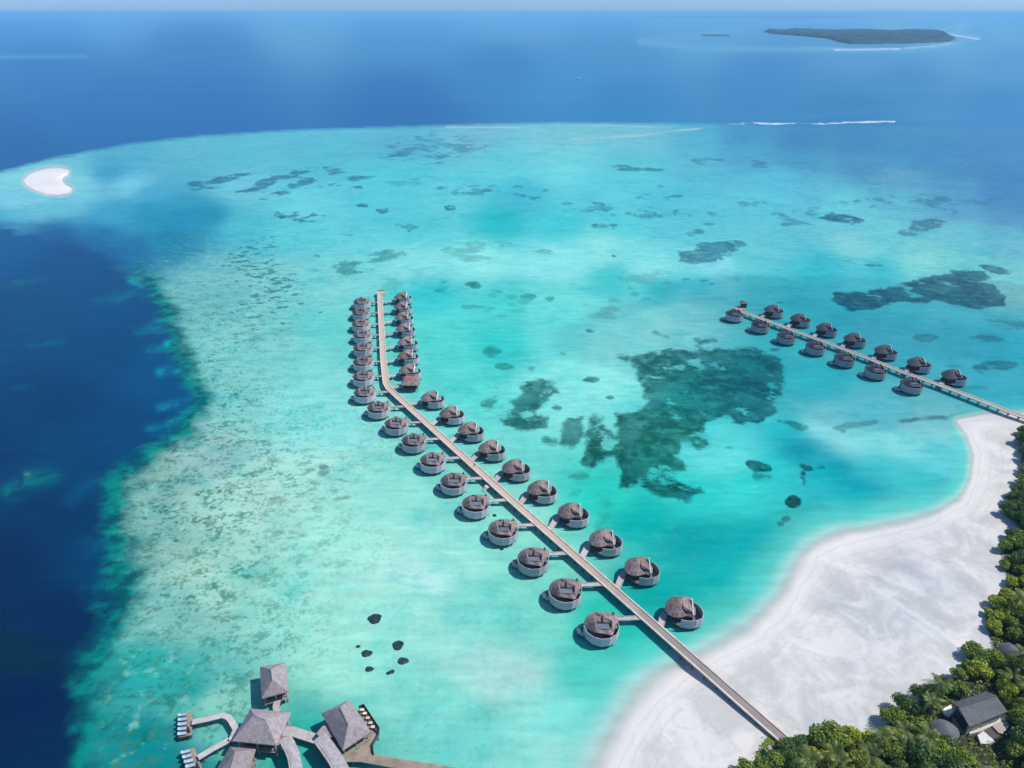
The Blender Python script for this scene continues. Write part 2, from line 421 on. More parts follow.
def ell(cx, cy, rx, ry, rot=0, n=12):
    r = R(rot)
    return [(cx + rx * math.cos(a) * math.cos(r) - ry * math.sin(a) * math.sin(r), cy + rx * math.cos(a) * math.sin(r) + ry * math.sin(a) * math.cos(r)) for a in [2 * math.pi * k / n for k in range(n)]]
def z5(pts):
    return [(480 + x / 3.2, 300 + y / 3.2) for x, y in pts]
PATCH = [  # (outline, strength, how far the edge is soft)
 (z5([(430,172),(510,182),(530,170),(600,165),(700,158),(760,150),(870,155),(960,190),(985,250),(965,300),(935,330),(940,360),(885,400),(830,395),(790,380),(760,385),(720,405),(725,460),(690,470),(640,450),(640,490),(670,530),(650,555),(600,560),(640,580),(710,590),(715,625),(660,645),(600,630),(550,620),(500,600),(445,600),(450,540),(430,490),(400,520),(350,535),(320,510),(345,490),(330,440),(345,415),(345,375),(400,375),(405,410),(430,420),(430,365),(480,360),(520,340),(530,300),(500,250),(510,215),(450,195)]), 0.96, 2.5),
 (z5([(120,265),(180,250),(240,265),(250,290),(215,330),(180,360),(225,370),(215,400),(150,420),(80,405),(55,370),(100,345),(95,325),(140,305),(120,285)]), 0.92, 2),
 (z5([(280,370),(330,370),(335,410),(320,460),(290,475),(255,460),(250,420)]), 0.85, 2),
 (z5(ell(225,450,28,14)), 0.8, 2), (z5(ell(245,345,20,10)), 0.8, 1.5), (z5(ell(24,333,28,22)), 0.75, 2), (z5(ell(38,165,33,15)), 0.7, 2), (z5(ell(75,213,30,12)), 0.7, 2), (z5(ell(165,220,15,12)), 0.6, 2),
 (z5(ell(310,565,32,13)), 0.5, 2), (z5(ell(300,620,20,12)), 0.4, 3), (z5(ell(405,680,32,45)), 0.42, 8), (z5(ell(895,532,48,18,15)), 0.97, 1), (z5(ell(900,565,33,13)), 0.6, 2), (z5(ell(800,472,20,10)), 0.8, 1.5),
 (z5(ell(725,128,40,13)), 0.8, 1.5), (z5(ell(355,255,27,8)), 0.85, 1.2), (z5(ell(353,98,17,7)), 0.85, 1.2), (z5(ell(580,112,25,8,10)), 0.7, 1.5), (z5(ell(415,313,17,8)), 0.85, 1.2), (z5(ell(945,157,17,6)), 0.8, 1.2), (z5(ell(265,172,11,6)), 0.7, 1.2),
 (z5(ell(60,50,30,8)), 0.4, 2), (z5(ell(120,35,20,8)), 0.4, 2), (z5([(300,40),(420,30),(400,55),(320,60)]), 0.35, 4),
 ([(835,292),(880,290),(912,294),(905,300),(880,308),(850,312),(836,304),(830,298)], 0.9, 1.2),
 ([(890,288),(920,280),(955,272),(985,268),(1000,275),(985,282),(1010,295),(1005,305),(980,310),(950,305),(930,298),(900,300),(885,295)], 0.88, 1.2),
 (ell(920,297,22,5), 0.85, 1), ([(975,265),(1000,266),(1012,273),(990,276)], 0.8, 1),
 ([(672,252),(700,245),(735,238),(748,246),(730,256),(700,262),(680,260)], 0.75, 1.2), (ell(690,234,12,2.5,-10), 0.6, 1), (ell(840,219,22,5,5), 0.85, 1), (ell(800,224,18,2.5), 0.5, 1), (ell(925,225,18,6,-5), 0.7, 1.2), (ell(908,234,8,3), 0.6, 1),
 (ell(885,298,9,3), .8, 1), (ell(990,338,22,5,5), 0.6, 1.5), (ell(925,338,12,4), 0.5, 1.5), (ell(995,366,24,5,-4), 0.7, 1.5), (ell(1010,325,22,4), 0.5, 1.5), (ell(997,322,15,4), 0.5, 1.5), (ell(855,262,14,3), 0.6, 1.5), (ell(872,265,12,2), .6, 1.2), (ell(970,388,18,4), 0.35, 1.5), (ell(786,303,9,2.5), 0.7, 1), (ell(955,366,10,3), 0.5, 1.2),
 ([(183,186),(215,178),(245,172),(254,173),(245,178),(225,184),(200,187)], 0.8, 1.5),
 ([(238,192),(262,182),(275,175),(300,170),(335,168),(350,168),(335,171),(310,173),(290,177),(270,185),(262,191),(245,193)], 0.75, 1.2), ([(273,193),(290,184),(312,178),(316,181),(300,189),(283,195)], 0.75, 1.2),
 (ell(395,156,18,1.8), 0.75, 1), (ell(436,148,40,6), 0.6, 5), (ell(360,177,13,2,-5), 0.7, 1), (ell(332,183.5,7,1.6), 0.8, .8), (ell(357,186.5,5,1.6), 0.9, .7), (ell(336,172.5,8,1.5), .6, .8), (ell(265,198.5,5,1.3), .8, .7), (ell(361,205,6,1.5), .85, .8), (ell(382,210.5,6,1.5), .75, .8), (ell(450,208,4,1.6), .9, .7),  # the broad soft ellipse is a cloud shadow painted on the reef
 (ell(294,215,5,1.2), .7, .7), (ell(311,216,8,1.8,-15), .75, .7), (ell(406,227.5,13,2.2), .6, 1), (ell(350,237,3,1.2), .6, .8), (ell(316,256.5,4,1.3), .8, .7), (ell(449,242,8,2), .5, 1.2), (ell(415,181,26,3,-6), .35, 2), (ell(443,187.5,6,1.6), .8, .8), (ell(472,186.5,7,1.6), .7, .8), (ell(489,191,7,1.5), .7, .8), (ell(470,193,10,1.2), .6, .8),
 ([(330,266),(355,259),(375,256),(400,254),(385,260),(365,266),(345,270)], .7, 2.5), ([(447,250),(470,245),(505,243),(512,248),(495,257),(470,258),(455,254)], .4, 2), (ell(391,279,10,2.2), .4, 1.5), (ell(472,284.5,9,2.8), .85, 1), (ell(440,283,8,2), .6, 1.2), (ell(441,290,6,2.5), .6, 1.2), (ell(497,291,6,1.8), .5, 1), (ell(480,307,16,3), .5, 1.5), (ell(370,288,28,3), .35, 3), (ell(430,286,18,2.5), .3, 2),
 ([(612,166),(625,165.5),(640,168),(662,170),(660,172),(640,171.5),(620,171.5)], .7, 1), (ell(659,186,5,1), .7, .8), (ell(668,195,12,2), .6, 1), (ell(650,197,12,1.2), .5, 1), (ell(594,208,18,2.5), .45, 1.5), (ell(640,214,10,1.5), .5, 1.2), (ell(604,227,6,2), .6, 1), (ell(613,257,4,1.3), .8, .7), (ell(685,279,5,1.6), .7, .8), (ell(705,280,5,1.2), .6, .8), (ell(717,288,4,1), .5, .8), (ell(528,296,8,2.5), .6, 1), (ell(549,299.5,5,1.8), .6, 1), (ell(640,279,30,4), .3, 3), (ell(709,160,14,2.5), .5, 1.5), (ell(758,165,10,3), .5, 1.5), (ell(710,224,6,1.8), .6, 1), (ell(536,198,8,1.2), .6, .8), (ell(519,193,5,1.2), .7, .8), (ell(541,252,10,1.5), .5, 1), (ell(518,187,6,1.3), .7, .8),
 (ell(930,200,22,4), .5, 2), (ell(960,205,14,3), .4, 2),
 ([(775,418),(790,420),(800,424),(806,428),(802,431),(790,428),(778,422)], .85, 2), (ell(790,470,9,3.5), .0, 2), (ell(808,468,9,3.5,20), .9, 1.5), (ell(803,476,4,5,0), .92, 1), (ell(804,484,3.5,5), .9, 1), (ell(820,468,6,2.5), .7, 1), (ell(793,502,8,6), .95, 1.2), (ell(786,519,4,2.5), .8, 1), (ell(781,524,3,2), .7, 1),
 ([(832,428),(850,422),(878,420),(878,424),(855,428),(840,432)], .55, 1), (ell(843,432,4,1.5), .8, .8), ([(895,421),(915,415),(930,417),(945,416),(960,412),(985,410),(1010,413),(1012,415),(985,414),(965,416),(945,419),(920,421),(903,423)], .75, 1.2),
 (ell(850,340,60,20), .0, 4),
]
for (cx, cy, rx, ry, n_, s_) in ((585, 207, 22, 6, 26, .65), (640, 213, 28, 6, 16, .55), (606, 226, 12, 4, 7, .7), (668, 197, 20, 3, 8, .7), (745, 203, 22, 4, 12, .45), (475, 190, 30, 5, 14, .7), (300, 217, 25, 5, 10, .7), (410, 228, 16, 4, 8, .7), (800, 215, 40, 8, 14, .45), (880, 200, 40, 6, 14, .5), (330, 185, 14, 4, 4, .7), (530, 193, 20, 4, 8, .7), (960, 205, 40, 8, 16, .4), (690, 215, 22, 6, 9, .6), (330, 480, 30, 22, 14, .6), (720, 280, 30, 6, 6, .5), (480, 300, 60, 14, 8, .35), (625, 300, 60, 14, 9, .35), (270, 510, 60, 30, 14, .45)):
    for k in range(n_):
        a, q = rnd.random() * 6.283, math.sqrt(rnd.random())
        s = rnd.uniform(.6, 1.4) * (1.0 + (cy - 190) / 260.0)
        PATCH.append((ell(cx + rx * q * math.cos(a), cy + ry * q * math.sin(a), 2.6 * s, 1.0 * s + .2, rnd.uniform(-15, 10), 8), s_ * rnd.uniform(.6, 1.2), .7 + .3 * s))

RUBBLE = [(200,270,.6),(170,330,.8),(230,330,.75),(220,400,.95),(180,440,1),(140,480,1),(150,520,1),(200,500,.9),(260,460,.75),(300,420,.55),(330,440,.35),(220,580,.8),(150,590,1),(120,660,1),(160,680,.9),(220,650,.7),(270,590,.5),(310,540,.4),(100,740,1),(190,730,.7),(240,640,.6),
 (280,350,.45),(330,380,.15),(330,330,.1),(400,500,.08),(360,600,.12),(420,640,.1),(480,560,.06),(330,700,.15),(500,700,.1),(560,500,.05),(460,340,.1),(560,280,.05),(650,330,.05),(400,220,.12),(300,150,.3),(200,150,.35),(100,150,.3),(480,140,.2),(700,145,.4),(640,150,.25),(800,160,.5),(880,190,.5),(980,190,.5),(960,230,.3),(860,230,.2),(760,200,.2),(620,200,.15),(900,300,.15),(1000,320,.2),
 (800,480,.06),(700,540,.08),(900,450,.02),(640,560,.1),(560,640,.12),(150,220,.1),(100,190,.08),(50,190,.05),(240,200,.1),(850,380,.05)]
CHUNK = [(240,258,1),(262,272,1),(285,285,1),(275,305,.9),(255,300,.8),(300,300,.8),(235,285,.6),(245,325,.6),(285,320,.6),(215,255,.5),(262,244,.9),(210,290,.15),(190,330,.1),(320,330,.1),(330,290,0),(300,250,.05),(200,240,.15),(170,290,0),(320,270,0),(240,230,.1),(230,380,.2),(270,400,.25),(300,460,.3),(330,480,.35),(200,480,.25),(150,520,.35),(180,600,.3),(110,700,.5),(150,660,.4),(220,640,.35),(260,560,.3),(350,420,.05),(400,560,.02),(480,640,.05),(350,720,.1),(600,240,0),(700,210,.15),(640,205,.25),(460,190,.1),(900,200,.3),(850,300,0),(900,450,0),(700,560,0),(560,380,0),(980,230,.2),(500,300,.05),(460,240,0),(140,170,0),(110,640,.5),(110,590,.5),(250,480,.3)]

REEF = [(-900,290),(-400,235),(-150,205),(0,172),(30,164),(60,157),(130,144),(200,136),(300,130),(420,126),(500,124),(560,123),(700,124),(780,126),(1100,128),(2600,128),(3000,140),(3000,1200),(60,1200),(70,830),(80,770),(84,730),(92,690),(104,650),(118,610),(124,570),(118,540),(110,505),(120,478),(148,452),(180,436),(198,415),(200,398),(190,375),(178,342),(162,305),(146,282),(128,268),(105,250),(85,242),(60,236),(30,228),(0,224),(-150,235),(-500,300),(-900,380)]
FOAM = [([(742,123),(770,124),(800,123.2),(830,123.6),(860,122),(895,121.3)], 1.35, 1.1), ([(640,122.6),(700,123.3),(742,124.2)], .5, .5), ([(640,24),(700,27),(770,33)], .5, .12), ([(800,47),(850,49.5),(900,49),(940,46.5),(962,42),(978,38),(980,36.5),(966,34),(955,31.5),(960,28),(972,25),(978,21.5),(968,19.5),(935,19),(900,18)], 1.2, .62), ([(835,49.9),(862,49.6),(900,48.7)], 1.3, 1.1), ([(905,48.2),(935,45.6),(952,43)], 1.1, .9), ([(942,33),(960,36),(979,39)], 1.5, 1.15), ([(938,31),(950,27),(972,23)], 1.0, .7),
 ([(925,36),(940,41),(955,44)], 1.2, .35), ([(575,78.5),(583,79.5)], .5, .5), ([(580,81),(580.5,79)], .4, .4)]
BAR = [([(567,125.5),(600,125),(640,126.3),(655,127.5)], .8, .55), ([(572,138.5),(600,138),(640,135.5),(668,131.5),(700,128.5)], 1.0, .8), ([(446,127),(470,127.2),(520,127.4)], .7, .8)]
LIGHTS = [([(0,57),(40,56.5),(85,56)], 2.2, .45, (130,200,220)), ([(165,57),(210,55),(260,52)], 1.2, .2, (110,170,215)), ([(150,72),(200,67),(260,65),(350,64.5),(420,62)], .9, .16, (110,170,215)), ([(230,36),(245,36.5)], 1.3, .3, (130,180,215)),
 ([(640,40),(680,37),(740,30)], 2.6, .5, (160,192,218)), ([(640,42),(700,48),(760,49),(820,50),(900,50.5),(960,46)], 3.0, .65, (165,196,220)), ([(760,24),(850,20),(940,21)], 2.4, .5, (170,198,222)), ([(950,34),(960,25)], 6, .7, (170,198,222)),
 ([(790,118),(880,110),(1000,118)], 2.5, .16, (110,165,215)), ([(780,128),(900,126),(1024,120)], 3, .12, (60,140,190)),
 ([(20,282),(0,285)], 4, .3, (30,140,150)), ([(45,278),(20,284)], 2.5, .2, (40,150,160)), ([(95,302),(112,298)], 4, .2, (30,150,160)), ([(28,345),(55,343)], 2.5, .3, (30,135,150)), ([(15,388),(35,386)], 3, .22, (30,130,150)), ([(45,344),(62,342)], 3, .2, (30,135,150)),
 ([(10,492),(30,480),(52,474)], 9, .42, (30,150,150)), ([(25,475),(28,474)], 2.2, .6, (150,170,130)), ([(70,500),(95,480)], 8, .2, (20,120,170)), ([(88,545),(118,550),(122,560)], 10, .26, (30,125,165)), ([(85,590),(110,585)], 12, .18, (20,115,155)), ([(75,660),(105,640)], 12, .16, (10,105,140)),
 ([(110,300),(150,285)], 7, .16, (20,150,190)), ([(132,280),(140,284)], 4.5, .85, (0,175,195)), ([(118,300),(135,292)], 4, .25, (20,160,180)), ([(140,330),(175,325)], 6, .35, (0,160,190)), ([(168,345),(183,343)], 4.5, .9, (40,195,205)), ([(150,350),(178,345)], 5, .35, (0,160,190)), ([(160,372),(190,368)], 4, .6, (20,180,200)), ([(170,425),(195,408)], 5.5, .85, (0,175,195)), ([(150,430),(180,425)], 5, .4, (0,150,180)), ([(160,408),(190,402)], 4, .5, (10,165,190)),
 ([(790,440),(830,460),(880,490)], 16, .3, (0,150,180))]
W_SHORE = [(600,740,60),(640,690,55),(700,650,42),(780,590,42),(820,545,36),(880,525,26),(950,505,20),(985,470,14),(975,430,14),(960,415,8),(1010,412,6),(590,800,60)]

# ---------------------------------------------------------------- the sheet grid shared by sea and land
pys = np.concatenate([np.array([13.35, 13.5, 13.8, 14.2, 14.8, 15.5]), np.arange(16.2, 130, 0.75), np.arange(130, 780, 1.25)])
rows_y = np.array([at(512, p).y for p in pys])
rows_y = np.concatenate([rows_y, np.linspace(rows_y[-1] - 4, -160, 50)])[::-1]
us = np.concatenate([np.linspace(-2.2, -0.82, 60)[:-1], np.linspace(-0.82, 0.82, 860), np.linspace(0.82, 2.2, 60)[1:]])
depth = np.maximum(rows_y, -40) * CP + CAM_H * SP + 0.0
GX = us[None, :] * depth[:, None]
GY = np.repeat(rows_y[:, None], len(us), 1)
PX, PY = to_px(GX, GY)
shore_sd = sdf_poly(PX, PY, SHORE)

def build_water():
    def colfield(tbl, k=K_LAG):
        return shepard(PX, PY, [(x, y, A_(c, k)) for x, y, c in tbl])
    def cooler(c, x, y):
        k = 1.0 if 175 < y < 470 and c[0] >= 60 else 0.35
        wht = 5 if (c[0] >= 100 and y > 230) else 0
        return (min(200 if y > 440 else c[1] * 0.70, c[0] + 11 * k + wht), min(236, c[1] + wht * .25), min(236, c[2] + 8 * k + wht * .5))
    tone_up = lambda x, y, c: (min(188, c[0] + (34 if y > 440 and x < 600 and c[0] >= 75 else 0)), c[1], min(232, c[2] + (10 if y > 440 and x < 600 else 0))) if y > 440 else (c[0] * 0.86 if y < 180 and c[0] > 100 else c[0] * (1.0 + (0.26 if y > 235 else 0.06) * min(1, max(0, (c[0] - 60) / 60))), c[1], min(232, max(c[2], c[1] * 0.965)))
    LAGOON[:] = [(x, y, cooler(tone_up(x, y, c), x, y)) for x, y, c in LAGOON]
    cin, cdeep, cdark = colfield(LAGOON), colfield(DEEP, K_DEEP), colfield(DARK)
    reef = sdf_poly(PX, PY, REEF)
    patch = np.full(PX.shape, 0.0)
    psd = np.full(PX.shape, -40.0)
    for poly, st, soft in PATCH:
        if st <= 0:
            continue
        pp = np.array(poly)
        m = 8 + 3 * soft
        rr = (pys >= pp[:, 1].min() - m) & (pys <= pp[:, 1].max() + m)
        # rows are stored far to near reversed; find by mask on the grid
        mask = (PX > pp[:, 0].min() - m) & (PX < pp[:, 0].max() + m) & (PY > pp[:, 1].min() - m) & (PY < pp[:, 1].max() + m)
        ix = np.where(mask)
        if not len(ix[0]):
            continue
        s = sdf_poly(PX[ix], PY[ix], poly, 1.5 if pp[:, 1].mean() < 300 else 1.0)
        v = s / soft
        old = psd[ix]
        up = v > old
        psd[ix] = np.where(up, v, old)
        patch[ix] = np.where(up & (v > -3.5), st, patch[ix])
    psd = np.maximum(psd, -12)
    patch = np.minimum(1, patch * (1 + 0.10 * np.clip((330 - PY) / 100, 0, 1)))
    rub = shepard(PX, PY, [(x, y, [v]) for x, y, v in RUBBLE])[..., 0]
    chunk = shepard(PX, PY, [(x, y, [v]) for x, y, v in CHUNK], 10)[..., 0]
    foam = np.zeros(PX.shape)
    for line, wd, st in FOAM:
        d = dist_line(PX, PY, line)
        foam = np.maximum(foam, st * np.clip(1.25 - d / wd, 0, 1))
    bar = np.zeros(PX.shape)
    for line, wd, st in BAR:
        bar = np.maximum(bar, st * np.clip(1.3 - dist_line(PX, PY, line) / wd, 0, 1))
    shoal, shoal_w, shoal_c = np.zeros(PX.shape), np.zeros(PX.shape), np.zeros(PX.shape + (3,))
    for line, wd, st, c in LIGHTS:
        d = dist_line(PX, PY, line)
        m = (st * np.exp(-(d / wd) ** 2))[..., None]
        cc = np.array(A_(c, K_DEEP))
        if line[0][1] > 200 and line[0][0] < 250:
            shoal = np.maximum(shoal, m[..., 0] * 1.25)
            shoal_c += m * cc
            shoal_w += m[..., 0]
            continue
        cdeep = cdeep * (1 - m) + cc * m
        if line[0][0] > 700 and line[0][1] > 300:
            cin = cin * (1 - m) + cc * m
    shoal_c = shoal_c / np.maximum(shoal_w, 1e-4)[..., None]
    wsh = shepard(PX, PY, [(x, y, [v * 1.35]) for x, y, v in W_SHORE], 20)[..., 0]
    shore = -shore_sd / wsh
    bank = ell(49, 180, 26, 12) 
    bsd = sdf_poly(PX, PY, SANDBANK)
    shore = np.minimum(shore, -bsd / 9.0)

    m, nt, out = new_mat('sea_water')
    geo = nt.nodes.new('ShaderNodeNewGeometry')
    P = geo.outputs['Position']
    b = nt.nodes.new('ShaderNodeBsdfPrincipled')
    mp = nt.nodes.new('ShaderNodeMapping')
    mp.inputs['Scale'].default_value = (0.72, 1.0, 1.0)
    mp.inputs['Rotation'].default_value = (0, 0, R(-18))
    nt.links.new(P, mp.inputs[0])
    PS = mp.outputs[0]
    n_big = noise(nt, P, 1 / 60, 6, 0.6)
    n_mid = noise(nt, P, 1 / 9, 6, 0.62)
    n_fine = noise(nt, P, 1 / 2.2, 5, 0.65)
    n_stretch = noise(nt, PS, 1 / 30, 7, 0.62, 0.6)
    # lagoon floor
    base = attr(nt, 'col_in', 'Color')
    k = mathn(nt, 'ADD', mathn(nt, 'MULTIPLY', mathn(nt, 'SUBTRACT', n_stretch, 0.5), 0.95), mathn(nt, 'ADD', mathn(nt, 'MULTIPLY', mathn(nt, 'SUBTRACT', n_mid, 0.5), 0.55), mathn(nt, 'MULTIPLY', mathn(nt, 'SUBTRACT', n_fine, 0.5), 0.30)))
    hi = mix(nt, 1.0, base, (1.35, 1.10, 1.08), 'MULTIPLY')
    lo = mix(nt, 1.0, base, (0.35, 0.80, 0.86), 'MULTIPLY')
    base = mix(nt, mathn(nt, 'MULTIPLY', mathn(nt, 'MAXIMUM', k, 0.0), 2.6, clamp=True), base, hi)
    base = mix(nt, mathn(nt, 'MULTIPLY', mathn(nt, 'MAXIMUM', mathn(nt, 'MULTIPLY', k, -1.0), 0.0), 3.0, clamp=True), base, lo)
    # rubble: mottled coral debris
    ra = attr(nt, 'rubble')
    rn = mathn(nt, 'ADD', mathn(nt, 'MULTIPLY', noise(nt, PS, 1 / 5.5, 8, 0.78), 0.6), mathn(nt, 'MULTIPLY', noise(nt, P, 1 / 1.7, 4, 0.7), 0.4))
    rs = mathn(nt, 'MULTIPLY', maprange(nt, rn, 0.49, 0.565), ra)
    rs = mathn(nt, 'MULTIPLY', rs, maprange(nt, n_big, 0.3, 0.62, 0.45, 1.0))
    base = mix(nt, mathn(nt, 'MULTIPLY', rs, 0.95, clamp=True), base, mix(nt, maprange(nt, n_mid, 0.4, 0.6), A_((42, 112, 106)), A_((92, 130, 116))))
    pale = mathn(nt, 'MULTIPLY', maprange(nt, noise(nt, P, 1 / 5.0, 4, 0.6), 0.54, 0.70), mathn(nt, 'MULTIPLY', ra, 0.45))
    base = mix(nt, pale, base, A_((178, 232, 215)))
    sp = maprange(nt, noise(nt, P, 1 / 4.2, 2, 0.5), 0.70, 0.74)
    base = mix(nt, mathn(nt, 'MULTIPLY', mathn(nt, 'MULTIPLY', sp, 0.45), maprange(nt, ra, 0.8, 1.0)), base, A_((150, 120, 85)))
    # loose coral heads
    vn = noise(nt, PS, 1 / 6.0, 4, 0.62)
    cs = mathn(nt, 'SUBTRACT', vn, maprange(nt, attr(nt, 'chunk'), 0.0, 1.0, 0.80, 0.50, False))
    base = mix(nt, mathn(nt, 'MULTIPLY', maprange(nt, cs, 0.0, 0.035), 0.72), base, mix(nt, maprange(nt, n_big, 0.4, 0.6), A_((25, 125, 140)), A_((30, 105, 112))))
    # reef patches, plus one painted cloud shadow
    ps = mathn(nt, 'ADD', attr(nt, 'patch_sd'), mathn(nt, 'ADD', mathn(nt, 'MULTIPLY', mathn(nt, 'SUBTRACT', n_mid, 0.5), 10.0), mathn(nt, 'MULTIPLY', mathn(nt, 'SUBTRACT', noise(nt, P, 1 / 26, 6, 0.65), 0.5), attr(nt, 'far_warp'))))
    pm = mathn(nt, 'MULTIPLY', maprange(nt, ps, -0.8, 1.5), attr(nt, 'patch'))
    dk = mix(nt, 1.0, attr(nt, 'col_dark', 'Color'), (0.55, 0.72, 0.74), 'MULTIPLY')
    rough_n = noise(nt, P, 1 / 6.5, 8, 0.72)
    dk2 = mix(nt, maprange(nt, rough_n, 0.42, 0.68), mix(nt, 1.0, dk, (0.60, 0.70, 0.72), 'MULTIPLY'), mix(nt, 0.30, dk, base))
    dk2 = mix(nt, maprange(nt, noise(nt, P, 1 / 22, 4, 0.6), 0.45, 0.62, 0.0, 0.38), dk2, mix(nt, 0.42, dk, base))
    holes = maprange(nt, noise(nt, P, 1 / 17, 6, 0.62), 0.57, 0.64, 1.0, 0.22)
    pm = mathn(nt, 'MULTIPLY', pm, holes)
    base = mix(nt, pm, base, dk2)
    # sand just under the surface towards the shore
    sh = attr(nt, 'shore')
    shn = mathn(nt, 'ADD', sh, mathn(nt, 'MULTIPLY', mathn(nt, 'SUBTRACT', noise(nt, P, 1 / 26, 4, 0.55), 0.5), 0.30))
    base = mix(nt, mathn(nt, 'MULTIPLY', maprange(nt, shn, 0.30, 1.35, 0.8, 0.0), attr(nt, 'bay')), base, A_((125, 215, 212)))
    base = mix(nt, maprange(nt, shn, 0.05, 0.65, 1.0, 0.0), base, (0.50, 0.55, 0.525))
    # drop-off
    e = mathn(nt, 'ADD', attr(nt, 'reef'), mathn(nt, 'ADD', mathn(nt, 'MULTIPLY', mathn(nt, 'SUBTRACT', noise(nt, P, 1 / 21, 7, 0.68), 0.5), mathn(nt, 'MULTIPLY', attr(nt, 'edge_w'), 5.5)), 0.0))
    ew = attr(nt, 'edge_w')
    en = mathn(nt, 'DIVIDE', e, ew)
    slope = mix(nt, maprange(nt, n_mid, 0.42, 0.6), A_((0, 92, 108)), A_((18, 142, 142)))
    deep = attr(nt, 'col_deep', 'Color')
    deep = mix(nt, maprange(nt, n_stretch, 0.35, 0.7, 0.0, 0.35), deep, mix(nt, 1.0, deep, (1.0, 0.86, 0.90), 'MULTIPLY'))
    shn2 = mathn(nt, 'MULTIPLY', attr(nt, 'shoal'), maprange(nt, noise(nt, P, 1 / 13, 6, 0.65, 0.6), 0.36, 0.62, 0.15, 1.25))
    deep = mix(nt, mathn(nt, 'MINIMUM', shn2, 0.95), deep, attr(nt, 'shoal_c', 'Color'))
    slope = mix(nt, attr(nt, 'outer'), slope, mix(nt, 0.5, attr(nt, 'col_in', 'Color'), deep))
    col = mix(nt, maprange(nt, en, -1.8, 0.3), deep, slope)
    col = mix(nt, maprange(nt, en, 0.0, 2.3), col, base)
    # sand bars and surf
    fb = mathn(nt, 'MULTIPLY', attr(nt, 'bar'), maprange(nt, noise(nt, PS, 1 / 60, 5, 0.6), 0.35, 0.55, 0.5, 1.0))
    col = mix(nt, fb, col, A_((205, 205, 205)))
    fn = noise(nt, P, 1 / 38, 6, 0.7)
    ff = mathn(nt, 'MULTIPLY', maprange(nt, mathn(nt, 'SUBTRACT', attr(nt, 'foam'), mathn(nt, 'MULTIPLY', maprange(nt, fn, 0.36, 0.60), 0.95)), 0.02, 0.5), 0.85)
    col = mix(nt, ff, col, (0.62, 0.66, 0.70))
    # wind streaks on the open sea
    mp2 = nt.nodes.new('ShaderNodeMapping')
    mp2.inputs['Scale'].default_value = (0.22, 1.0, 1.0)
    mp2.inputs['Rotation'].default_value = (0, 0, R(10))
    nt.links.new(P, mp2.inputs[0])
    rip = noise(nt, mp2.outputs[0], 1 / 3.2, 4, 0.6)
    streak = noise(nt, mp2.outputs[0], 1 / 190, 6, 0.6)
    tone = mathn(nt, 'ADD', mathn(nt, 'MULTIPLY', mathn(nt, 'SUBTRACT', rip, 0.5), 0.50), mathn(nt, 'ADD', 1.0, mathn(nt, 'MULTIPLY', mathn(nt, 'SUBTRACT', streak, 0.5), 0.35)))
    cc = nt.nodes.new('ShaderNodeCombineColor')
    for q in range(3):
        nt.links.new(tone, cc.inputs[q])
    col = mix(nt, 1.0, col, cc.outputs[0], 'MULTIPLY')
    nt.links.new(col, b.inputs['Base Color'])
    b.inputs['Roughness'].default_value = 0.30
    b.inputs['IOR'].default_value = 1.33
    b.inputs['Specular IOR Level'].default_value = 0.08
    b.inputs['Specular Tint'].default_value = (0.22, 0.75, 1.0, 1)
    wav = mathn(nt, 'ADD', mathn(nt, 'MULTIPLY', noise(nt, mp2.outputs[0], 1 / 7.0, 5, 0.65), 1.0), mathn(nt, 'MULTIPLY', noise(nt, P, 1 / 1.3, 3, 0.6), 0.25))
    bp = nt.nodes.new('ShaderNodeBump')
    bp.inputs['Strength'].default_value = 0.5
    bp.inputs['Distance'].default_value = 0.35
    nt.links.new(wav, bp.inputs['Height'])
    nt.links.new(bp.outputs[0], b.inputs['Normal'])
    tr = nt.nodes.new('ShaderNodeBsdfTransparent')
    ms = nt.nodes.new('ShaderNodeMixShader')
    nt.links.new(maprange(nt, shn, 0.0, 0.40), ms.inputs[0])
    nt.links.new(tr.outputs[0], ms.inputs[1])
    nt.links.new(b.outputs[0], ms.inputs[2])
    nt.links.new(ms.outputs[0], out.inputs[0])
    leftness = 1 / (1 + np.exp(np.clip(-(PY - 205) / 8, -40, 40)))
    soft_nw = np.clip((290 - PY) / 25, 0, 1) * np.clip((150 - PX) / 25, 0, 1) * leftness
    edge_w = 1.2 + leftness * 8.0
    edge_w = edge_w + np.clip((PY - 440) / 120, 0, 1) * 6 - soft_nw * 3
    keep = shore_sd < 26
    o = grid_mesh('water', GX, GY, np.zeros_like(GX), {'shoal_c': shoal_c, 'col_in': cin, 'col_deep': cdeep, 'col_dark': cdark, 'patch': patch, 'patch_sd': psd, 'rubble': rub, 'chunk': np.clip(chunk, 0, 1), 'foam': foam, 'bay': (PX > 300).astype(float),
        'bar': bar, 'far_warp': 9.0 + 26.0 * np.clip((345 - PY) / 90, 0, 1), 'shore': np.clip(shore, -2, 3), 'reef': np.clip(reef, -150, 150), 'edge_w': edge_w, 'outer': np.clip(1 - leftness + soft_nw, 0, 1), 'shoal': shoal, '_keep': keep}, m)
    tag(o, 'turquoise lagoon and deep blue ocean around the reef', None, None, 'structure')
    return o

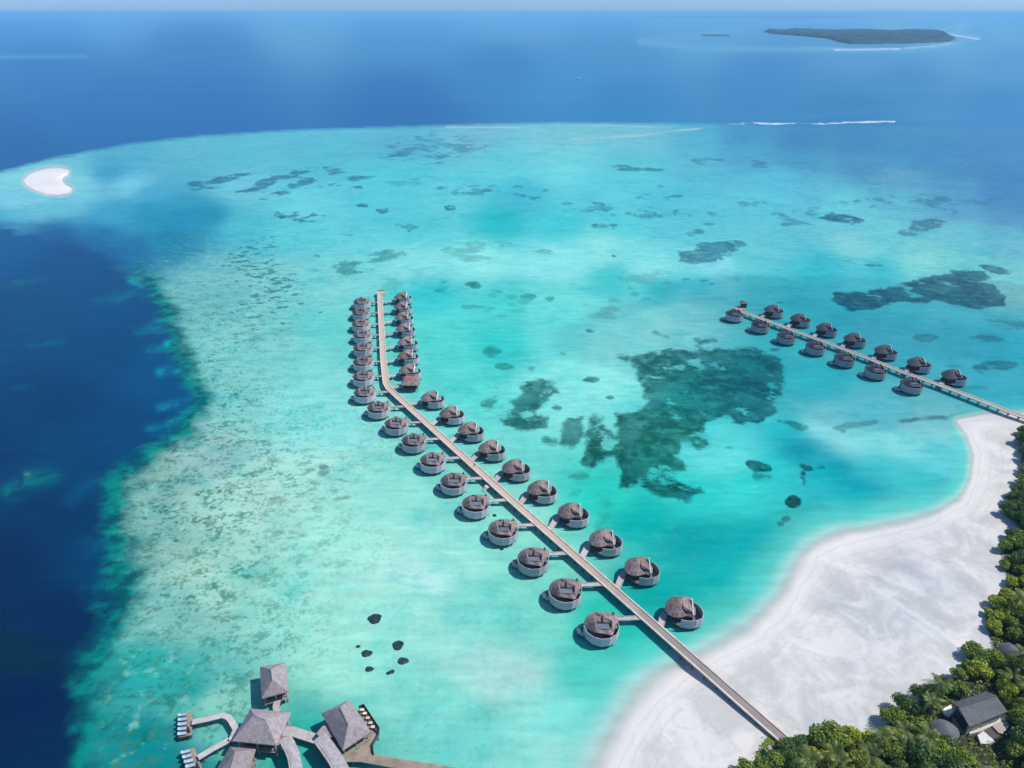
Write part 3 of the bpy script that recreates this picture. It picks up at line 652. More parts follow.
SANDBANK = [(25, 181), (29, 176), (37, 172), (48, 169.5), (60, 169), (68, 171), (67, 174), (62, 177), (61, 180.5), (64, 185), (71, 189), (68, 192), (58, 193.3), (46, 192.5), (36, 189), (28, 185)]
def sand_material():
    m, nt, out = new_mat('coral_sand')
    geo = nt.nodes.new('ShaderNodeNewGeometry')
    P = geo.outputs['Position']
    b = nt.nodes.new('ShaderNodeBsdfPrincipled')
    b.inputs['Roughness'].default_value = 0.95
    b.inputs['Specular IOR Level'].default_value = 0.1
    n1 = noise(nt, P, 1 / 14, 6, 0.6, 0.8)
    n2 = noise(nt, P, 1 / 2.0, 5, 0.7)
    c = mix(nt, maprange(nt, n1, 0.40, 0.60), (0.49, 0.48, 0.455), (0.655, 0.625, 0.58))
    n3 = noise(nt, P, 1 / 5, 6, 0.65, 1.2)
    c = mix(nt, maprange(nt, n3, 0.45, 0.62, 0.0, 0.45), c, (0.47, 0.465, 0.45))
    c = mix(nt, maprange(nt, n2, 0.45, 0.75, 0.0, 0.4), c, (0.64, 0.62, 0.58))
    d = attr(nt, 'inland')
    dn = mathn(nt, 'ADD', d, mathn(nt, 'MULTIPLY', mathn(nt, 'SUBTRACT', n1, 0.5), 16.0))
    wr = maprange(nt, dn, 2, 24, 0.8, 0.0)
    c = mix(nt, wr, c, (0.69, 0.655, 0.61))
    # tide lines left by the last high waters
    lines = mathn(nt, 'SINE', mathn(nt, 'MULTIPLY', dn, 0.55))
    c = mix(nt, mathn(nt, 'MULTIPLY', maprange(nt, lines, 0.75, 1.0), maprange(nt, dn, 20, 50, 0.22, 0.0)), c, (0.42, 0.38, 0.34))
    c = mix(nt, mathn(nt, 'MULTIPLY', attr(nt, 'track'), maprange(nt, n2, 0.2, 0.6, 0.35, 1.0)), c, (0.68, 0.67, 0.66))
    grit = maprange(nt, noise(nt, P, 1 / 0.9, 3, 0.6), 0.66, 0.74, 0.0, 0.35)
    c = mix(nt, grit, c, (0.36, 0.33, 0.29))
    c = mix(nt, attr(nt, 'soil'), c, mix(nt, n2, (0.035, 0.03, 0.02), (0.06, 0.075, 0.03)))
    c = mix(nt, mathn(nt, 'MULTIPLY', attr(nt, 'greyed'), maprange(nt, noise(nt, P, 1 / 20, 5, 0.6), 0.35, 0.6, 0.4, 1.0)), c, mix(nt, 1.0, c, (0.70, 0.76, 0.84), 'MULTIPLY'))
    nt.links.new(c, b.inputs['Base Color'])
    bp = nt.nodes.new('ShaderNodeBump')
    bp.inputs['Strength'].default_value = 0.35
    bp.inputs['Distance'].default_value = 0.3
    nt.links.new(n2, bp.inputs['Height'])
    nt.links.new(bp.outputs[0], b.inputs['Normal'])
    nt.links.new(b.outputs[0], out.inputs[0])
    return m

FOREST = [(700, 900), (738, 772), (764, 758), (790, 752), (803, 742), (824, 733), (848, 737), (868, 737), (886, 725), (904, 707), (925, 698), (946, 686), (956, 668), (969, 652), (988, 650), (983, 630), (981, 612), (1003, 600), (1003, 582),
          (999, 568), (998, 551), (1006, 540), (1019, 535), (1014, 529), (1000, 517), (1004, 504), (1017, 492), (1019, 456), (1017, 434), (1026, 428), (1100, 420), (1400, 430), (2600, 430), (2600, 900)]
forest_sd = sdf_poly(PX, PY, FOREST)
def land_z(px, py):
    px, py = np.atleast_1d(np.array(px, float)), np.atleast_1d(np.array(py, float))
    s = sdf_poly(px, py, SHORE)
    return np.where(s > 0, 1.5 * (1 - np.exp(-s / 45)), s * 0.03)
def ground_z(x, y):
    a, b_ = to_px(np.array([x]), np.array([y]))
    return float(land_z(a, b_)[0])

GREYED = [(920,575,.9),(890,600,.8),(860,650,.5),(900,640,.45),(830,720,.5),(800,600,0),(840,560,.15),(950,540,.4),(980,500,.1),(760,660,.1),(700,700,0),(780,700,.35),(740,720,.25),(650,740,0),(620,768,0),(930,620,.7),(960,640,.4),(870,700,.35),(790,640,.05),(980,580,.5),(1000,450,.1),(680,760,.2),(840,610,.5)]  # darker bluish areas: thin cloud shade painted into the sand colour
def build_land():
    z = land_z(PX, PY).reshape(PX.shape)
    z = np.maximum(z, -1.6)
    rng = np.random.RandomState(3)
    z = z + (shore_sd > 6) * 0.10 * (np.sin(GX * 0.21 + np.sin(GY * 0.13) * 2) * np.sin(GY * 0.17 + GX * 0.05))
    track = np.zeros(PX.shape)
    for line, wd, st in (([(870, 588), (905, 612), (938, 634), (962, 652)], 2.2, .85), ([(905, 620), (925, 634)], 3, .3), ([(838, 612), (858, 625)], 2.0, .4), ([(886, 603), (915, 628), (940, 645)], 2.0, .25)):
        track = np.maximum(track, st * np.exp(-(dist_line(PX, PY, line) / wd) ** 2))
    soil = np.clip((forest_sd - 1) / 4, 0, 1)
    keep = shore_sd > -30
    mat = sand_material()
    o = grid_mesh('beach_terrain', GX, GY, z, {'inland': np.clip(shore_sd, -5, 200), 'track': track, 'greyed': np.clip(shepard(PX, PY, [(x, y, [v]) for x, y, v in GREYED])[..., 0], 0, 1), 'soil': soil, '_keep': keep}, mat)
    tag(o, 'white coral sand beach running round the bay', None, None, 'structure')
    # small sand bank out on the reef
    cx, cy = at(47, 181).xy
    n, mr = 48, 20
    poly = [at(x, y).xy for x, y in SANDBANK]
    cen = Vector((sum(p[0] for p in poly) / len(poly), sum(p[1] for p in poly) / len(poly)))
    vs, fs, ins = [(cen.x, cen.y, 1.3)], [], [30.0]
    pl = []
    for k in range(len(poly)):
        a, b_ = Vector(poly[k]), Vector(poly[(k + 1) % len(poly)])
        for t in range(4):
            pl.append(a.lerp(b_, t / 4))
    n = len(pl)
    for j in range(1, mr + 1):
        t = j / mr * 2.0
        for p in pl:
            q = cen + (p - cen) * t
            vs.append((q.x, q.y, 1.3 * (1 - t ** 2) if t < 1 else -(t - 1) * 0.9))
    for k in range(n):
        fs.append((0, 1 + k, 1 + (k + 1) % n))
        for j in range(mr - 1):
            a = 1 + j * n
            fs.append((a + k, a + n + k, a + n + (k + 1) % n, a + (k + 1) % n))
    me = bpy.data.meshes.new('sandbank')
    me.from_pydata(vs, [], fs)
    me.materials.append(simple_mat('bank_sand', (0.76, 0.73, 0.71), 0.95, 0.05, 0.02))
    for p in me.polygons:
        p.use_smooth = True
    bm = bmesh.new(); bm.from_mesh(me); bmesh.ops.recalc_face_normals(bm, faces=bm.faces); bm.to_mesh(me); bm.free()
    sb = link(bpy.data.objects.new('sandbank_terrain', me))
    tag(sb, 'bare white sandbank on the far left reef flat', None, None, 'structure')

def build_haze():
    s = 75000.0
    mb = MB().prism([(-s, -600), (s, -600), (s, s), (-s, s)], -4.0, 175.0)
    m, nt, out = new_mat('haze_air')
    v = nt.nodes.new('ShaderNodeVolumePrincipled')
    v.inputs['Color'].default_value = (0.31, 0.65, 0.92, 1)
    v.inputs['Density'].default_value = 0.00007
    v.inputs['Anisotropy'].default_value = 0.0
    nt.links.new(v.outputs[0], out.inputs['Volume'])
    o = mb.build('haze', m)
    tag(o, 'pale blue air haze over the sea', None, None, 'stuff')

def build_clouds():
    m, nt, out = new_mat('cloud_vapour')
    v = nt.nodes.new('ShaderNodeVolumePrincipled')
    v.inputs['Color'].default_value = (0.98, 0.98, 0.98, 1)
    v.inputs['Density'].default_value = 0.017
    nt.links.new(v.outputs[0], out.inputs['Volume'])
    ALT = 900.0
    for (px, py, rx, ry, th) in CLOUDS:
        g = at(px, py)
        c = g + sd * (ALT / sd.z)
        bm = bmesh.new()
        for k in range(1):
            a = rnd.random() * 6.28; q = 0.0 if k == 0 else rnd.uniform(.62, .9)
            mt = Matrix.Translation((rx * q * math.cos(a), ry * q * math.sin(a), rnd.uniform(-.15, .15) * th)) @ Matrix.Diagonal((rx * (1.0 if k == 0 else rnd.uniform(.25, .42)), ry * (1.0 if k == 0 else rnd.uniform(.25, .42)), th * rnd.uniform(.3, .6), 1))
            if k == 0:
                for q_ in (1.12, .92, .72, .5):
                    bmesh.ops.create_icosphere(bm, subdivisions=4, radius=1.0, matrix=Matrix.Diagonal((rx * q_, ry * q_, th * .13, 1)))
                continue
            bmesh.ops.create_icosphere(bm, subdivisions=3, radius=1.0, matrix=mt)
        for vv in bm.verts:
            n = math.sin(vv.co.x * .035 + 1) * math.cos(vv.co.y * .043) * .10 + .05 * math.sin(vv.co.x * .09 + vv.co.y * .07)
            vv.co *= 1 + n
        me = bpy.data.meshes.new('cloud')
        bm.to_mesh(me); bm.free()
        me.materials.append(m)
        o = link(bpy.data.objects.new('cloud', me))
        o.location = c
        tag(o, 'white cumulus cloud high over the lagoon', None, None, 'structure')
CLOUDS = [(893, 335, 160, 92, 120)]
build_water()
build_land()
build_haze()
build_clouds()
# ---------------------------------------------------------------- materials for the built things
M = {}
M['shingle'] = simple_mat('weathered_shingle', (0.26, 0.19, 0.178), 0.85, 0.32, 0.9, (2, 0.45, 0.28), 0.4)
M['thatch'] = simple_mat('grey_thatch', (0.32, 0.27, 0.275), 0.9, 0.16, 1.1, (2, 0.38, 0.22), 0.4)
M['plank_wall'] = simple_mat('pale_plank_wall', (0.44, 0.43, 0.46), 0.8, 0.12, 0.8, (2, 0.5, 0.12))
M['deck'] = simple_mat('deck_boards', (0.17, 0.14, 0.13), 0.8, 0.2, 0.7, (0, 0.6, 0.25))
M['dark_wall'] = simple_mat('dark_timber_wall', (0.05, 0.04, 0.038), 0.7, 0.2, 1.0)
M['glass'] = simple_mat('dark_window_glass', (0.03, 0.05, 0.06), 0.12, 0.1, 0.5)
M['skylight'] = simple_mat('blue_grey_flat_roof', (0.13, 0.165, 0.21), 0.5, 0.12, 0.8)
M['white'] = simple_mat('white_paint', (0.74, 0.73, 0.71), 0.6, 0.06, 1.0)
M['cream'] = simple_mat('cream_canvas', (0.70, 0.60, 0.46), 0.8, 0.10, 1.0)
M['orange'] = simple_mat('orange_cushion', (0.62, 0.36, 0.14), 0.8, 0.10, 1.0)
M['pool'] = simple_mat('villa_pool_water', (0.03, 0.34, 0.30), 0.12, 0.10, 0.8)
M['pile'] = simple_mat('wet_timber_pile', (0.12, 0.12, 0.11), 0.8, 0.25, 2.0)
M['walk'] = simple_mat('bleached_walkway', (0.47, 0.43, 0.42), 0.85, 0.12, 0.8, (0, 0.7, 0.15))
M['walk2'] = simple_mat('pale_grey_thatch', (0.36, 0.33, 0.34), 0.9, 0.14, 0.9)
M['dark_shingle'] = simple_mat('weathered_shaded_shingle', (0.13, 0.11, 0.125), 0.85, 0.22, 0.9, (2, 0.45, 0.28), 0.4)  # older dark roofs, with part of the cloud shade painted into the colour
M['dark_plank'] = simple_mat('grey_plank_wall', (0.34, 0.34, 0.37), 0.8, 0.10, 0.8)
M['red'] = simple_mat('faded_red_roofing', (0.50, 0.14, 0.14), 0.8, 0.15, 1.0)
M['slate'] = simple_mat('slate_roof', (0.115, 0.12, 0.13), 0.75, 0.14, 0.9, (2, 0.34, 0.25), 0.3)
M['plaster'] = simple_mat('cream_plaster', (0.66, 0.62, 0.56), 0.85, 0.08, 0.5)
M['tan_deck'] = simple_mat('tan_terrace', (0.40, 0.35, 0.31), 0.8, 0.12, 0.5, (0, 0.8, 0.2))
M['restaurant_deck'] = simple_mat('brown_terrace_boards', (0.30, 0.235, 0.18), 0.8, 0.2, 0.4, (0, 0.5, 0.2))
M['blue_cushion'] = simple_mat('pale_blue_cushion', (0.34, 0.47, 0.58), 0.8, 0.08, 2.0)
M['dark_frame'] = simple_mat('dark_frame', (0.05, 0.05, 0.06), 0.5, 0.1, 2.0)
M['rock'] = simple_mat('coral_rock', (0.006, 0.040, 0.040), 0.6, 0.4, 0.8, None, 0.4)
M['skin'] = simple_mat('skin', (0.30, 0.18, 0.12), 0.6, 0.05, 3)
M['shirt'] = simple_mat('dark_shirt', (0.05, 0.05, 0.09), 0.8, 0.1, 3)
M['trousers'] = simple_mat('dark_trousers', (0.12, 0.03, 0.03), 0.8, 0.1, 3)

def jetty_mat():
    m, nt, out = new_mat('jetty_boards')
    geo = nt.nodes.new('ShaderNodeNewGeometry')
    P = geo.outputs['Position']
    b = nt.nodes.new('ShaderNodeBsdfPrincipled')
    b.inputs['Roughness'].default_value = 0.8
    # newer boards towards the beach, sun-bleached tan boards further out
    sep = nt.nodes.new('ShaderNodeSeparateXYZ')
    nt.links.new(P, sep.inputs[0])
    n = noise(nt, P, 1 / 6, 5, 0.6)
    age = mathn(nt, 'ADD', sep.outputs[1], mathn(nt, 'MULTIPLY', n, 30.0))
    tan = mix(nt, n, (0.46, 0.36, 0.28), (0.64, 0.50, 0.40))
    grey = mix(nt, n, (0.19, 0.165, 0.155), (0.31, 0.27, 0.245))
    c = mix(nt, maprange(nt, age, 135, 215), grey, tan)
    f = noise(nt, P, 3.0, 3, 0.6)
    c = mix(nt, maprange(nt, f, 0.4, 0.7, 0, 0.4), c, (0.16, 0.13, 0.12))
    nt.links.new(c, b.inputs['Base Color'])
    nt.links.new(b.outputs[0], out.inputs[0])
    return m
M['jetty'] = jetty_mat()
M['kerb'] = simple_mat('pale_edge_beam', (0.72, 0.60, 0.53), 0.8, 0.12, 0.5)

ORD = ['first', 'second', 'third', 'fourth', 'fifth', 'sixth', 'seventh', 'eighth', 'ninth', 'tenth', 'eleventh', 'twelfth', 'thirteenth', 'fourteenth', 'fifteenth', 'sixteenth', 'seventeenth', 'eighteenth', 'nineteenth', 'twentieth']
def ordw(i):
    if i < 20:
        return ORD[i]
    tens = {2: 'twenty', 3: 'thirty', 4: 'forty', 5: 'fifty', 6: 'sixty', 7: 'seventy', 8: 'eighty', 9: 'ninety'}
    n = i + 1
    t, o = divmod(n, 10)
    if n >= 100:
        return 'hundred-' + (ordw(n - 101) if n > 100 else 'th')
    return (tens[t][:-1] + 'ieth') if o == 0 else tens[t] + '-' + ORD[o - 1]

# ---------------------------------------------------------------- jetties
JZ = 2.3
J1 = [at(x, y, JZ) for x, y in ((379.6, 291), (380.5, 310), (382, 335), (383.3, 360), (386, 383), (389, 388.5), (396, 395), (438, 433.5), (508, 497), (603, 580), (691, 657.5))]
J1.append(at(762, 720, 2.3)); J1.append(at(795, 749, 2.0))
J2 = [at(x, y, JZ) for x, y in ((733, 308.5), (760, 318.3), (811, 337), (864.5, 357), (905, 373), (945, 387), (1000, 408), (1030, 419.5))]

def polyline_points(pts, step):
    out, carry = [], 0.0
    for a, b in zip(pts[:-1], pts[1:]):
        L = (b - a).length
        t = carry
        while t < L:
            out.append((a.lerp(b, t / L), (b - a).normalized()))
            t += step
        carry = t - L
    return out

def make_jetty(pts, wd, label, step, name='jetty'):
    root = empty(name, (pts[0].x, pts[0].y, 0))
    o = Vector((pts[0].x, pts[0].y, 0))
    loc = [p - o for p in pts]
    tag(root, label, 'jetty', 'wooden jetties leading out to the villas')
    MB().ribbon(loc, wd, 0.22).build('deck', M['jetty'], root)
    for s in (-1, 1):
        side = []
        for i, p in enumerate(loc):
            d = (loc[min(i + 1, len(loc) - 1)] - loc[max(i - 1, 0)])
            n = Vector((-d.y, d.x, 0)).normalized()
            side.append(p + n * s * (wd / 2 - 0.02) + Vector((0, 0, 0.22)))
        MB().ribbon(side, 0.5, 0.44).build('edge_beam', M['kerb'], root)
    mb = MB()
    for s in (-1, 1):
        mb.bar((0, s * (wd / 2 - 0.25), -3.0), (0, s * (wd / 2 - 0.25), 2.05), 0.30)
    mb.bar((0, -wd / 2, 1.72), (0, wd / 2, 1.72), 0.25, 0.3)
    mb.bar((0, -wd / 2 + .3, 0.5), (0, wd / 2 - .3, 1.6), 0.12, 0.12)
    me = mb.mesh('pile_frame', M['pile'])
    for p, d in polyline_points(loc, step)[:99]:
        c = bpy.data.objects.new('pile_frame', me)
        link(c)
        c.parent = root
        c.location = (p.x, p.y, 0)
        c.rotation_euler = (0, 0, math.atan2(d.y, d.x))
    return root
make_jetty(J1, 2.7, 'long tan boardwalk jetty running from the beach out between the villas', 4.2)
make_jetty(J2, 2.7, 'far tan jetty joining the right-hand villas to the beach point', 4.2)

# ---------------------------------------------------------------- villas
def polar_roof(out_pts, apex, inner, eave, prof, name, mat, n=44, rings=7, thick=0.28):
    """shingled roof: out_pts gives the eave outline, inner() the inner edge, prof(t, a) the height"""
    poly = [Vector(p) for p in out_pts]
    ap = Vector(apex)
    def hit(a):
        d = Vector((math.cos(a), math.sin(a)))
        best = 0.0
        for i in range(len(poly)):
            p, q = poly[i] - ap, poly[(i + 1) % len(poly)] - ap
            e = q - p
            den = d.x * e.y - d.y * e.x
            if abs(den) < 1e-9:
                continue
            t = (p.x * e.y - p.y * e.x) / den
            u = (p.x * d.y - p.y * d.x) / den
            if t > 0 and -1e-6 <= u <= 1 + 1e-6:
                best = max(best, t)
        return best
    vs, fs = [], []
    for k in range(n):
        a = 2 * math.pi * k / n
        ro, ri = hit(a), inner(a)
        for j in range(rings):
            t = j / (rings - 1)
            r = ri + (ro - ri) * t
            vs.append((ap.x + r * math.cos(a), ap.y + r * math.sin(a), eave + prof(t, a)))
        r = ro - 0.05
        vs.append((ap.x + r * math.cos(a), ap.y + r * math.sin(a), eave + prof(1, a) - thick))
        r = ri if ri > 0.02 else 0.0
        vs.append((ap.x + max(r, 0.01) * math.cos(a), ap.y + max(r, 0.01) * math.sin(a), eave + prof(0, a) - (thick + 0.5)))
    m_ = rings + 2
    for k in range(n):
        a, b = k * m_, ((k + 1) % n) * m_
        for j in range(rings):
            fs.append((a + j, a + j + 1, b + j + 1, b + j))
        fs.append((a + rings, a + rings + 1, b + rings + 1, b + rings))
        fs.append((a + rings + 1, a, b, b + rings + 1))
    mb = MB().add(vs, fs)
    return mb

PILE = MB().tube((0, 0, -3.0), (0, 0, 1.6), 0.16, 0.16, 7).mesh('pile', M['pile'])
def add_piles(root, pts):
    for x, y in pts:
        c = bpy.data.objects.new('pile', PILE)
        link(c); c.parent = root; c.location = (x, y, 0)

def curved_wall(pts, z0, z1, th=0.16):
    return MB().ribbon([Vector((x, y, z1)) for x, y in pts], th, z1 - z0)

def arc(cx, cy, r, a0, a1, n):
    return [(cx + r * math.cos(R(a0 + (a1 - a0) * k / n)), cy + r * math.sin(R(a0 + (a1 - a0) * k / n))) for k in range(n + 1)]

def villa_court():
    """ring-roofed villa with an open court (stands left of its jetty)"""
    r = empty('overwater_villa')
    MB().prism(arc(0, 0, 5.35, 0, 360, 20)[:-1], 1.45, 1.8).build('deck', M['deck'], r)
    curved_wall(arc(0, 0, 5.5, 183, 376, 7), 1.45, 4.75).build('screen_wall', M['plank_wall'], r)
    out = [(5.0, 1.2), (5.5, 2.6), (5.3, 4.3), (4.1, 4.9), (2.3, 5.1)] + arc(0, 0.0, 5.5, 78, 186, 10) + [(-4.7, -1.3), (-3.6, -2.2), (-2.2, -2.9), (0.0, -3.3), (1.6, -3.6), (2.9, -4.0), (3.5, -2.9), (3.9, -1.6), (4.5, -0.2)]
    def prof(t, a):
        s = math.sin(a)
        k = 1.0 if s > -0.1 else max(0.30, 1.0 + (s + 0.1) * 1.1)
        w = 1.0 + 0.22 * math.cos(a - 2.2)
        return (2.3 * k * w) * (1 - abs((t - 0.1667) / (0.8333 if t > 0.1667 else 0.42)) ** 1.05)
    def inner(a):
        # rectangular court: x -1.9..2.7, y -2.1..-0.2 about the ring centre, with a notch to the back
        c, s = math.cos(a), math.sin(a)
        lim = []
        if c > 1e-6: lim.append(2.7 / c)
        if c < -1e-6: lim.append(-1.9 / c)
        if s > 1e-6: lim.append((0.9 if abs(c + 0.12) > 0.22 else 2.2) / s)
        if s < -1e-6: lim.append(-1.05 / s)
        return min(lim)
    rf = polar_roof(out, (0.1, -1.1), inner, 4.75, prof, 'roof', M['shingle'], 84, 7).build('roof', M['shingle'], r)
    MB().box((0, 0, 0), (0.5, 0.5, 0.9)).build('roof_finial', M['dark_wall'], rf, (3.9, 4.0, 5.6))
    MB().prism([(-1.85, -2.2), (2.9, -2.2), (2.8, -1.2), (1.9, -0.1), (-0.4, -0.1), (-1.85, -0.2)], 5.35, 5.6).build('court_roof', M['skylight'], r)
    MB().prism(arc(-0.3, 0.3, 4.7, 12, 205, 12) + [(-2.4, -3.0), (2.4, -3.1), (3.2, -1.6)], 1.8, 4.75).build('room_wall', M['dark_wall'], r)
    MB().box((0.4, -3.16, 3.2), (3.6, 0.1, 2.2)).build('window', M['glass'], r)
    MB().prism([(3.0, -3.9), (4.6, -2.6), (5.1, -0.6), (4.3, -0.9), (3.4, -1.6), (2.9, -3.0)], 1.8, 1.9).build('plunge_pool', M['pool'], r)
    sd_ = MB().prism([(-7.7, -0.8), (-5.3, -1.6), (-5.0, 2.0), (-7.3, 2.6)], 1.0, 1.25).build('sun_deck', M['deck'], r)
    MB().box((-6.6, 1.75, 1.5), (1.5, 0.8, 0.5), 0.2).build('cushion', M['orange'], sd_)
    MB().box((-6.8, 0.3, 1.5), (1.2, 1.7, 0.5), 0.15).build('daybed', M['white'], sd_)
    MB().box((-5.9, -0.75, 1.5), (1.1, 1.0, 0.5), 0.1).build('bathtub', M['blue_cushion'], sd_)
    add_piles(r, arc(0, 0, 5.0, 10, 370, 12)[:-1] + [(-7.3, -0.4), (-7.1, 2.2), (0, 0)])
    return r

def villa_fin():
    """leaf-roofed villa with a white fin (stands right of its jetty)"""
    r = empty('overwater_villa')
    ring = [(-2.4, -4.9), (0, -5.35), (2.4, -5.0), (4.3, -3.9), (5.1, -2.1), (5.0, -0.3), (4.2, 1.5), (3.0, 2.7)]
    MB().prism(ring + [(0.5, 3.9), (-2.5, 4.2), (-5.2, 3.0), (-6.4, 1.0), (-6.2, -1.4), (-4.6, -3.4)], 1.45, 1.8).build('deck', M['deck'], r)
    curved_wall(ring, 1.45, 4.75).build('screen_wall', M['plank_wall'], r)
    out = [(-7.0, -0.9), (-6.2, -2.7), (-5.0, -3.7), (-3.2, -4.1), (-1.6, -3.8), (-0.4, -3.0), (0.7, -3.9), (2.2, -3.0), (2.7, -1.8), (2.9, 0.3), (2.2, 2.2), (0.8, 3.5), (-1.8, 4.7), (-4.2, 4.5), (-6.2, 2.2)]
    def prof(t, a):
        ridge = max(0.0, math.cos(a + 2.0)) ** 4 * 0.7 + max(0.0, math.cos(a - 1.45)) ** 4 * 0.5
        return 3.0 * (1 - t ** 1.45) + ridge * math.sin(math.pi * t)
    rf = polar_roof(out, (-1.9, 0.4), lambda a: 0.0, 4.7, prof, 'roof', M['shingle'], 40, 7).build('roof', M['shingle'], r)
    # raised box of roof over the bathroom with a dark opening in front
    MB().add([(-1.3, 2.2, 6.6), (1.5, 2.0, 6.3), (1.3, -2.9, 5.6), (-1.6, -2.4, 6.7), (-1.3, 2.2, 7.7), (1.5, 2.0, 7.2), (1.3, -2.9, 6.2), (-1.6, -2.0, 7.6)],
             [(0, 1, 2, 3), (4, 7, 6, 5), (0, 4, 5, 1), (1, 5, 6, 2), (2, 6, 7, 3), (3, 7, 4, 0)]).build('dormer', M['shingle'], rf)
    MB().add([(-1.45, -2.6, 4.9), (0.9, -3.1, 4.9), (0.9, -2.95, 5.75), (-1.45, -2.42, 6.75), (-1.45, -2.2, 4.9), (0.9, -2.7, 4.9), (0.9, -2.6, 5.75), (-1.45, -2.1, 6.75)],
             [(0, 1, 2, 3), (4, 7, 6, 5), (0, 4, 5, 1), (1, 5, 6, 2), (2, 6, 7, 3), (3, 7, 4, 0)]).build('dormer_window', M['dark_wall'], rf)
    MB().add([(1.55, 1.6, 4.9), (1.45, -3.4, 4.9), (1.45, -3.4, 5.5), (1.5, 1.2, 8.1), (1.75, 1.6, 4.9), (1.65, -3.4, 4.9), (1.65, -3.4, 5.5), (1.7, 1.2, 8.1)],
             [(0, 1, 2, 3), (4, 7, 6, 5), (0, 4, 5, 1), (1, 5, 6, 2), (2, 6, 7, 3), (3, 7, 4, 0)]).build('roof_fin', M['white'], r)
    MB().prism([(-5.2, -1.6), (-3.4, -2.8), (-1.2, -2.7), (1.8, -2.6), (2.2, 0.6), (0.4, 2.7), (-2.4, 3.6), (-4.8, 2.2)], 1.8, 4.75).build('room_wall', M['dark_wall'], r)
    MB().prism([(2.4, -4.3), (3.9, -3.4), (4.7, -1.9), (4.5, -0.2), (3.6, 1.2), (3.0, 0.4), (3.0, -2.2), (2.3, -3.2)], 1.8, 1.9).build('plunge_pool', M['pool'], r)
    add_piles(r, [(-2.3, -4.6), (0, -5.0), (2.3, -4.7), (4.0, -3.6), (4.7, -2), (4.6, -0.3), (3.8, 1.4), (0.5, 3.6), (-2.4, 3.9), (-5, 2.8), (-6, 0.9), (-5.8, -1.2), (-4.3, -3.1), (-1, -1)])
    return r

def nearest_on(pts, p):
    best = None
    for a, b in zip(pts[:-1], pts[1:]):
        e = b - a
        t = max(0, min(1, (p - a).dot(e) / e.dot(e)))
        q = a + e * t
        if best is None or (q - p).length < (best - p).length:
            best = q
    return best

def ray_on(pts, p, d):
    best = None
    for a, b in zip(pts[:-1], pts[1:]):
        ex, ey = b.x - a.x, b.y - a.y
        den = d[0] * ey - d[1] * ex
        if abs(den) < 1e-9:
            continue
        t = ((a.x - p.x) * ey - (a.y - p.y) * ex) / den
        u = ((a.x - p.x) * d[1] - (a.y - p.y) * d[0]) / den
        if t > 0 and -0.02 <= u <= 1.02 and (best is None or t < best[0]):
            best = (t, Vector((p.x + d[0] * t, p.y + d[1] * t, JZ)))
    return best[1] if best and best[0] < 45 else nearest_on(pts, p)

POST2 = MB().bar((0, -0.6, -3), (0, -0.6, 1.7), 0.2).bar((0, 0.6, -3), (0, 0.6, 1.7), 0.2).bar((0, -0.8, 1.75), (0, 0.8, 1.75), 0.2).mesh('walkway_pile', M['pile'])
def add_walkway(root, start, end, wd=1.5):
    o = root.location
    k_ = root.scale[0]; ca, sa = math.cos(-root.rotation_euler[2]), math.sin(-root.rotation_euler[2])
    def loc_(dx, dy, z):
        return Vector(((dx * ca - dy * sa) / k_, (dx * sa + dy * ca) / k_, z / k_))
    a = loc_(start[0] - o.x, start[1] - o.y, 1.85); b = loc_(end.x - o.x, end.y - o.y, JZ - 0.05)
    d = (b - a); L = d.length
    if L < 3:
        return
    b = b - d.normalized() * 1.4
    wk = MB().ribbon([a, b], wd, 0.18)
    n = Vector((-d.y, d.x, 0)).normalized()
    for s in (-1, 1):
        wk.ribbon([a + n * s * (wd / 2 + .08) + Vector((0, 0, .2)), b + n * s * (wd / 2 + .08) + Vector((0, 0, .2))], 0.12, 0.35)
    w_ = wk.build('walkway', M['walk'], root)
    k = max(2, int(L / 3.4))
    for i in range(k):
        p = a.lerp(b, (i + 0.5) / k)
        c = bpy.data.objects.new('walkway_pile', POST2)
        link(c); c.parent = w_; c.location = (p.x, p.y, 0); c.rotation_euler = (0, 0, math.atan2(d.y, d.x))

LEFT1 = [(599, 627), (563, 592), (531, 560), (501, 530.5), (474, 505), (452, 482.5), (431, 461.5), (412, 442), (394.5, 425), (377, 409), (363, 394), (361.5, 378), (361.5, 363), (361.5, 349), (361, 336), (359.5, 325), (359.5, 313.5), (360.5, 303)]
RIGHT1 = [(682, 610), (640, 569), (604, 541), (572, 513.5), (541, 490.5), (515, 469), (491, 449.5), (470, 431), (451, 414.5), (432, 399), (409.5, 371.5), (407.5, 357), (407, 343.5), (405, 330), (403.5, 318.5), (402.5, 308), (402.5, 298)]
LEFT2 = [(910, 385), (874, 371), (843, 359), (814, 347.5), (785, 337), (759, 326), (733, 315)]
RIGHT2 = [(952, 377), (917, 364.5), (884, 352), (853, 340), (825, 329.5), (799, 320), (772.5, 311)]
protoA, protoB = villa_court(), villa_fin()
used = {'A': False, 'B': False}
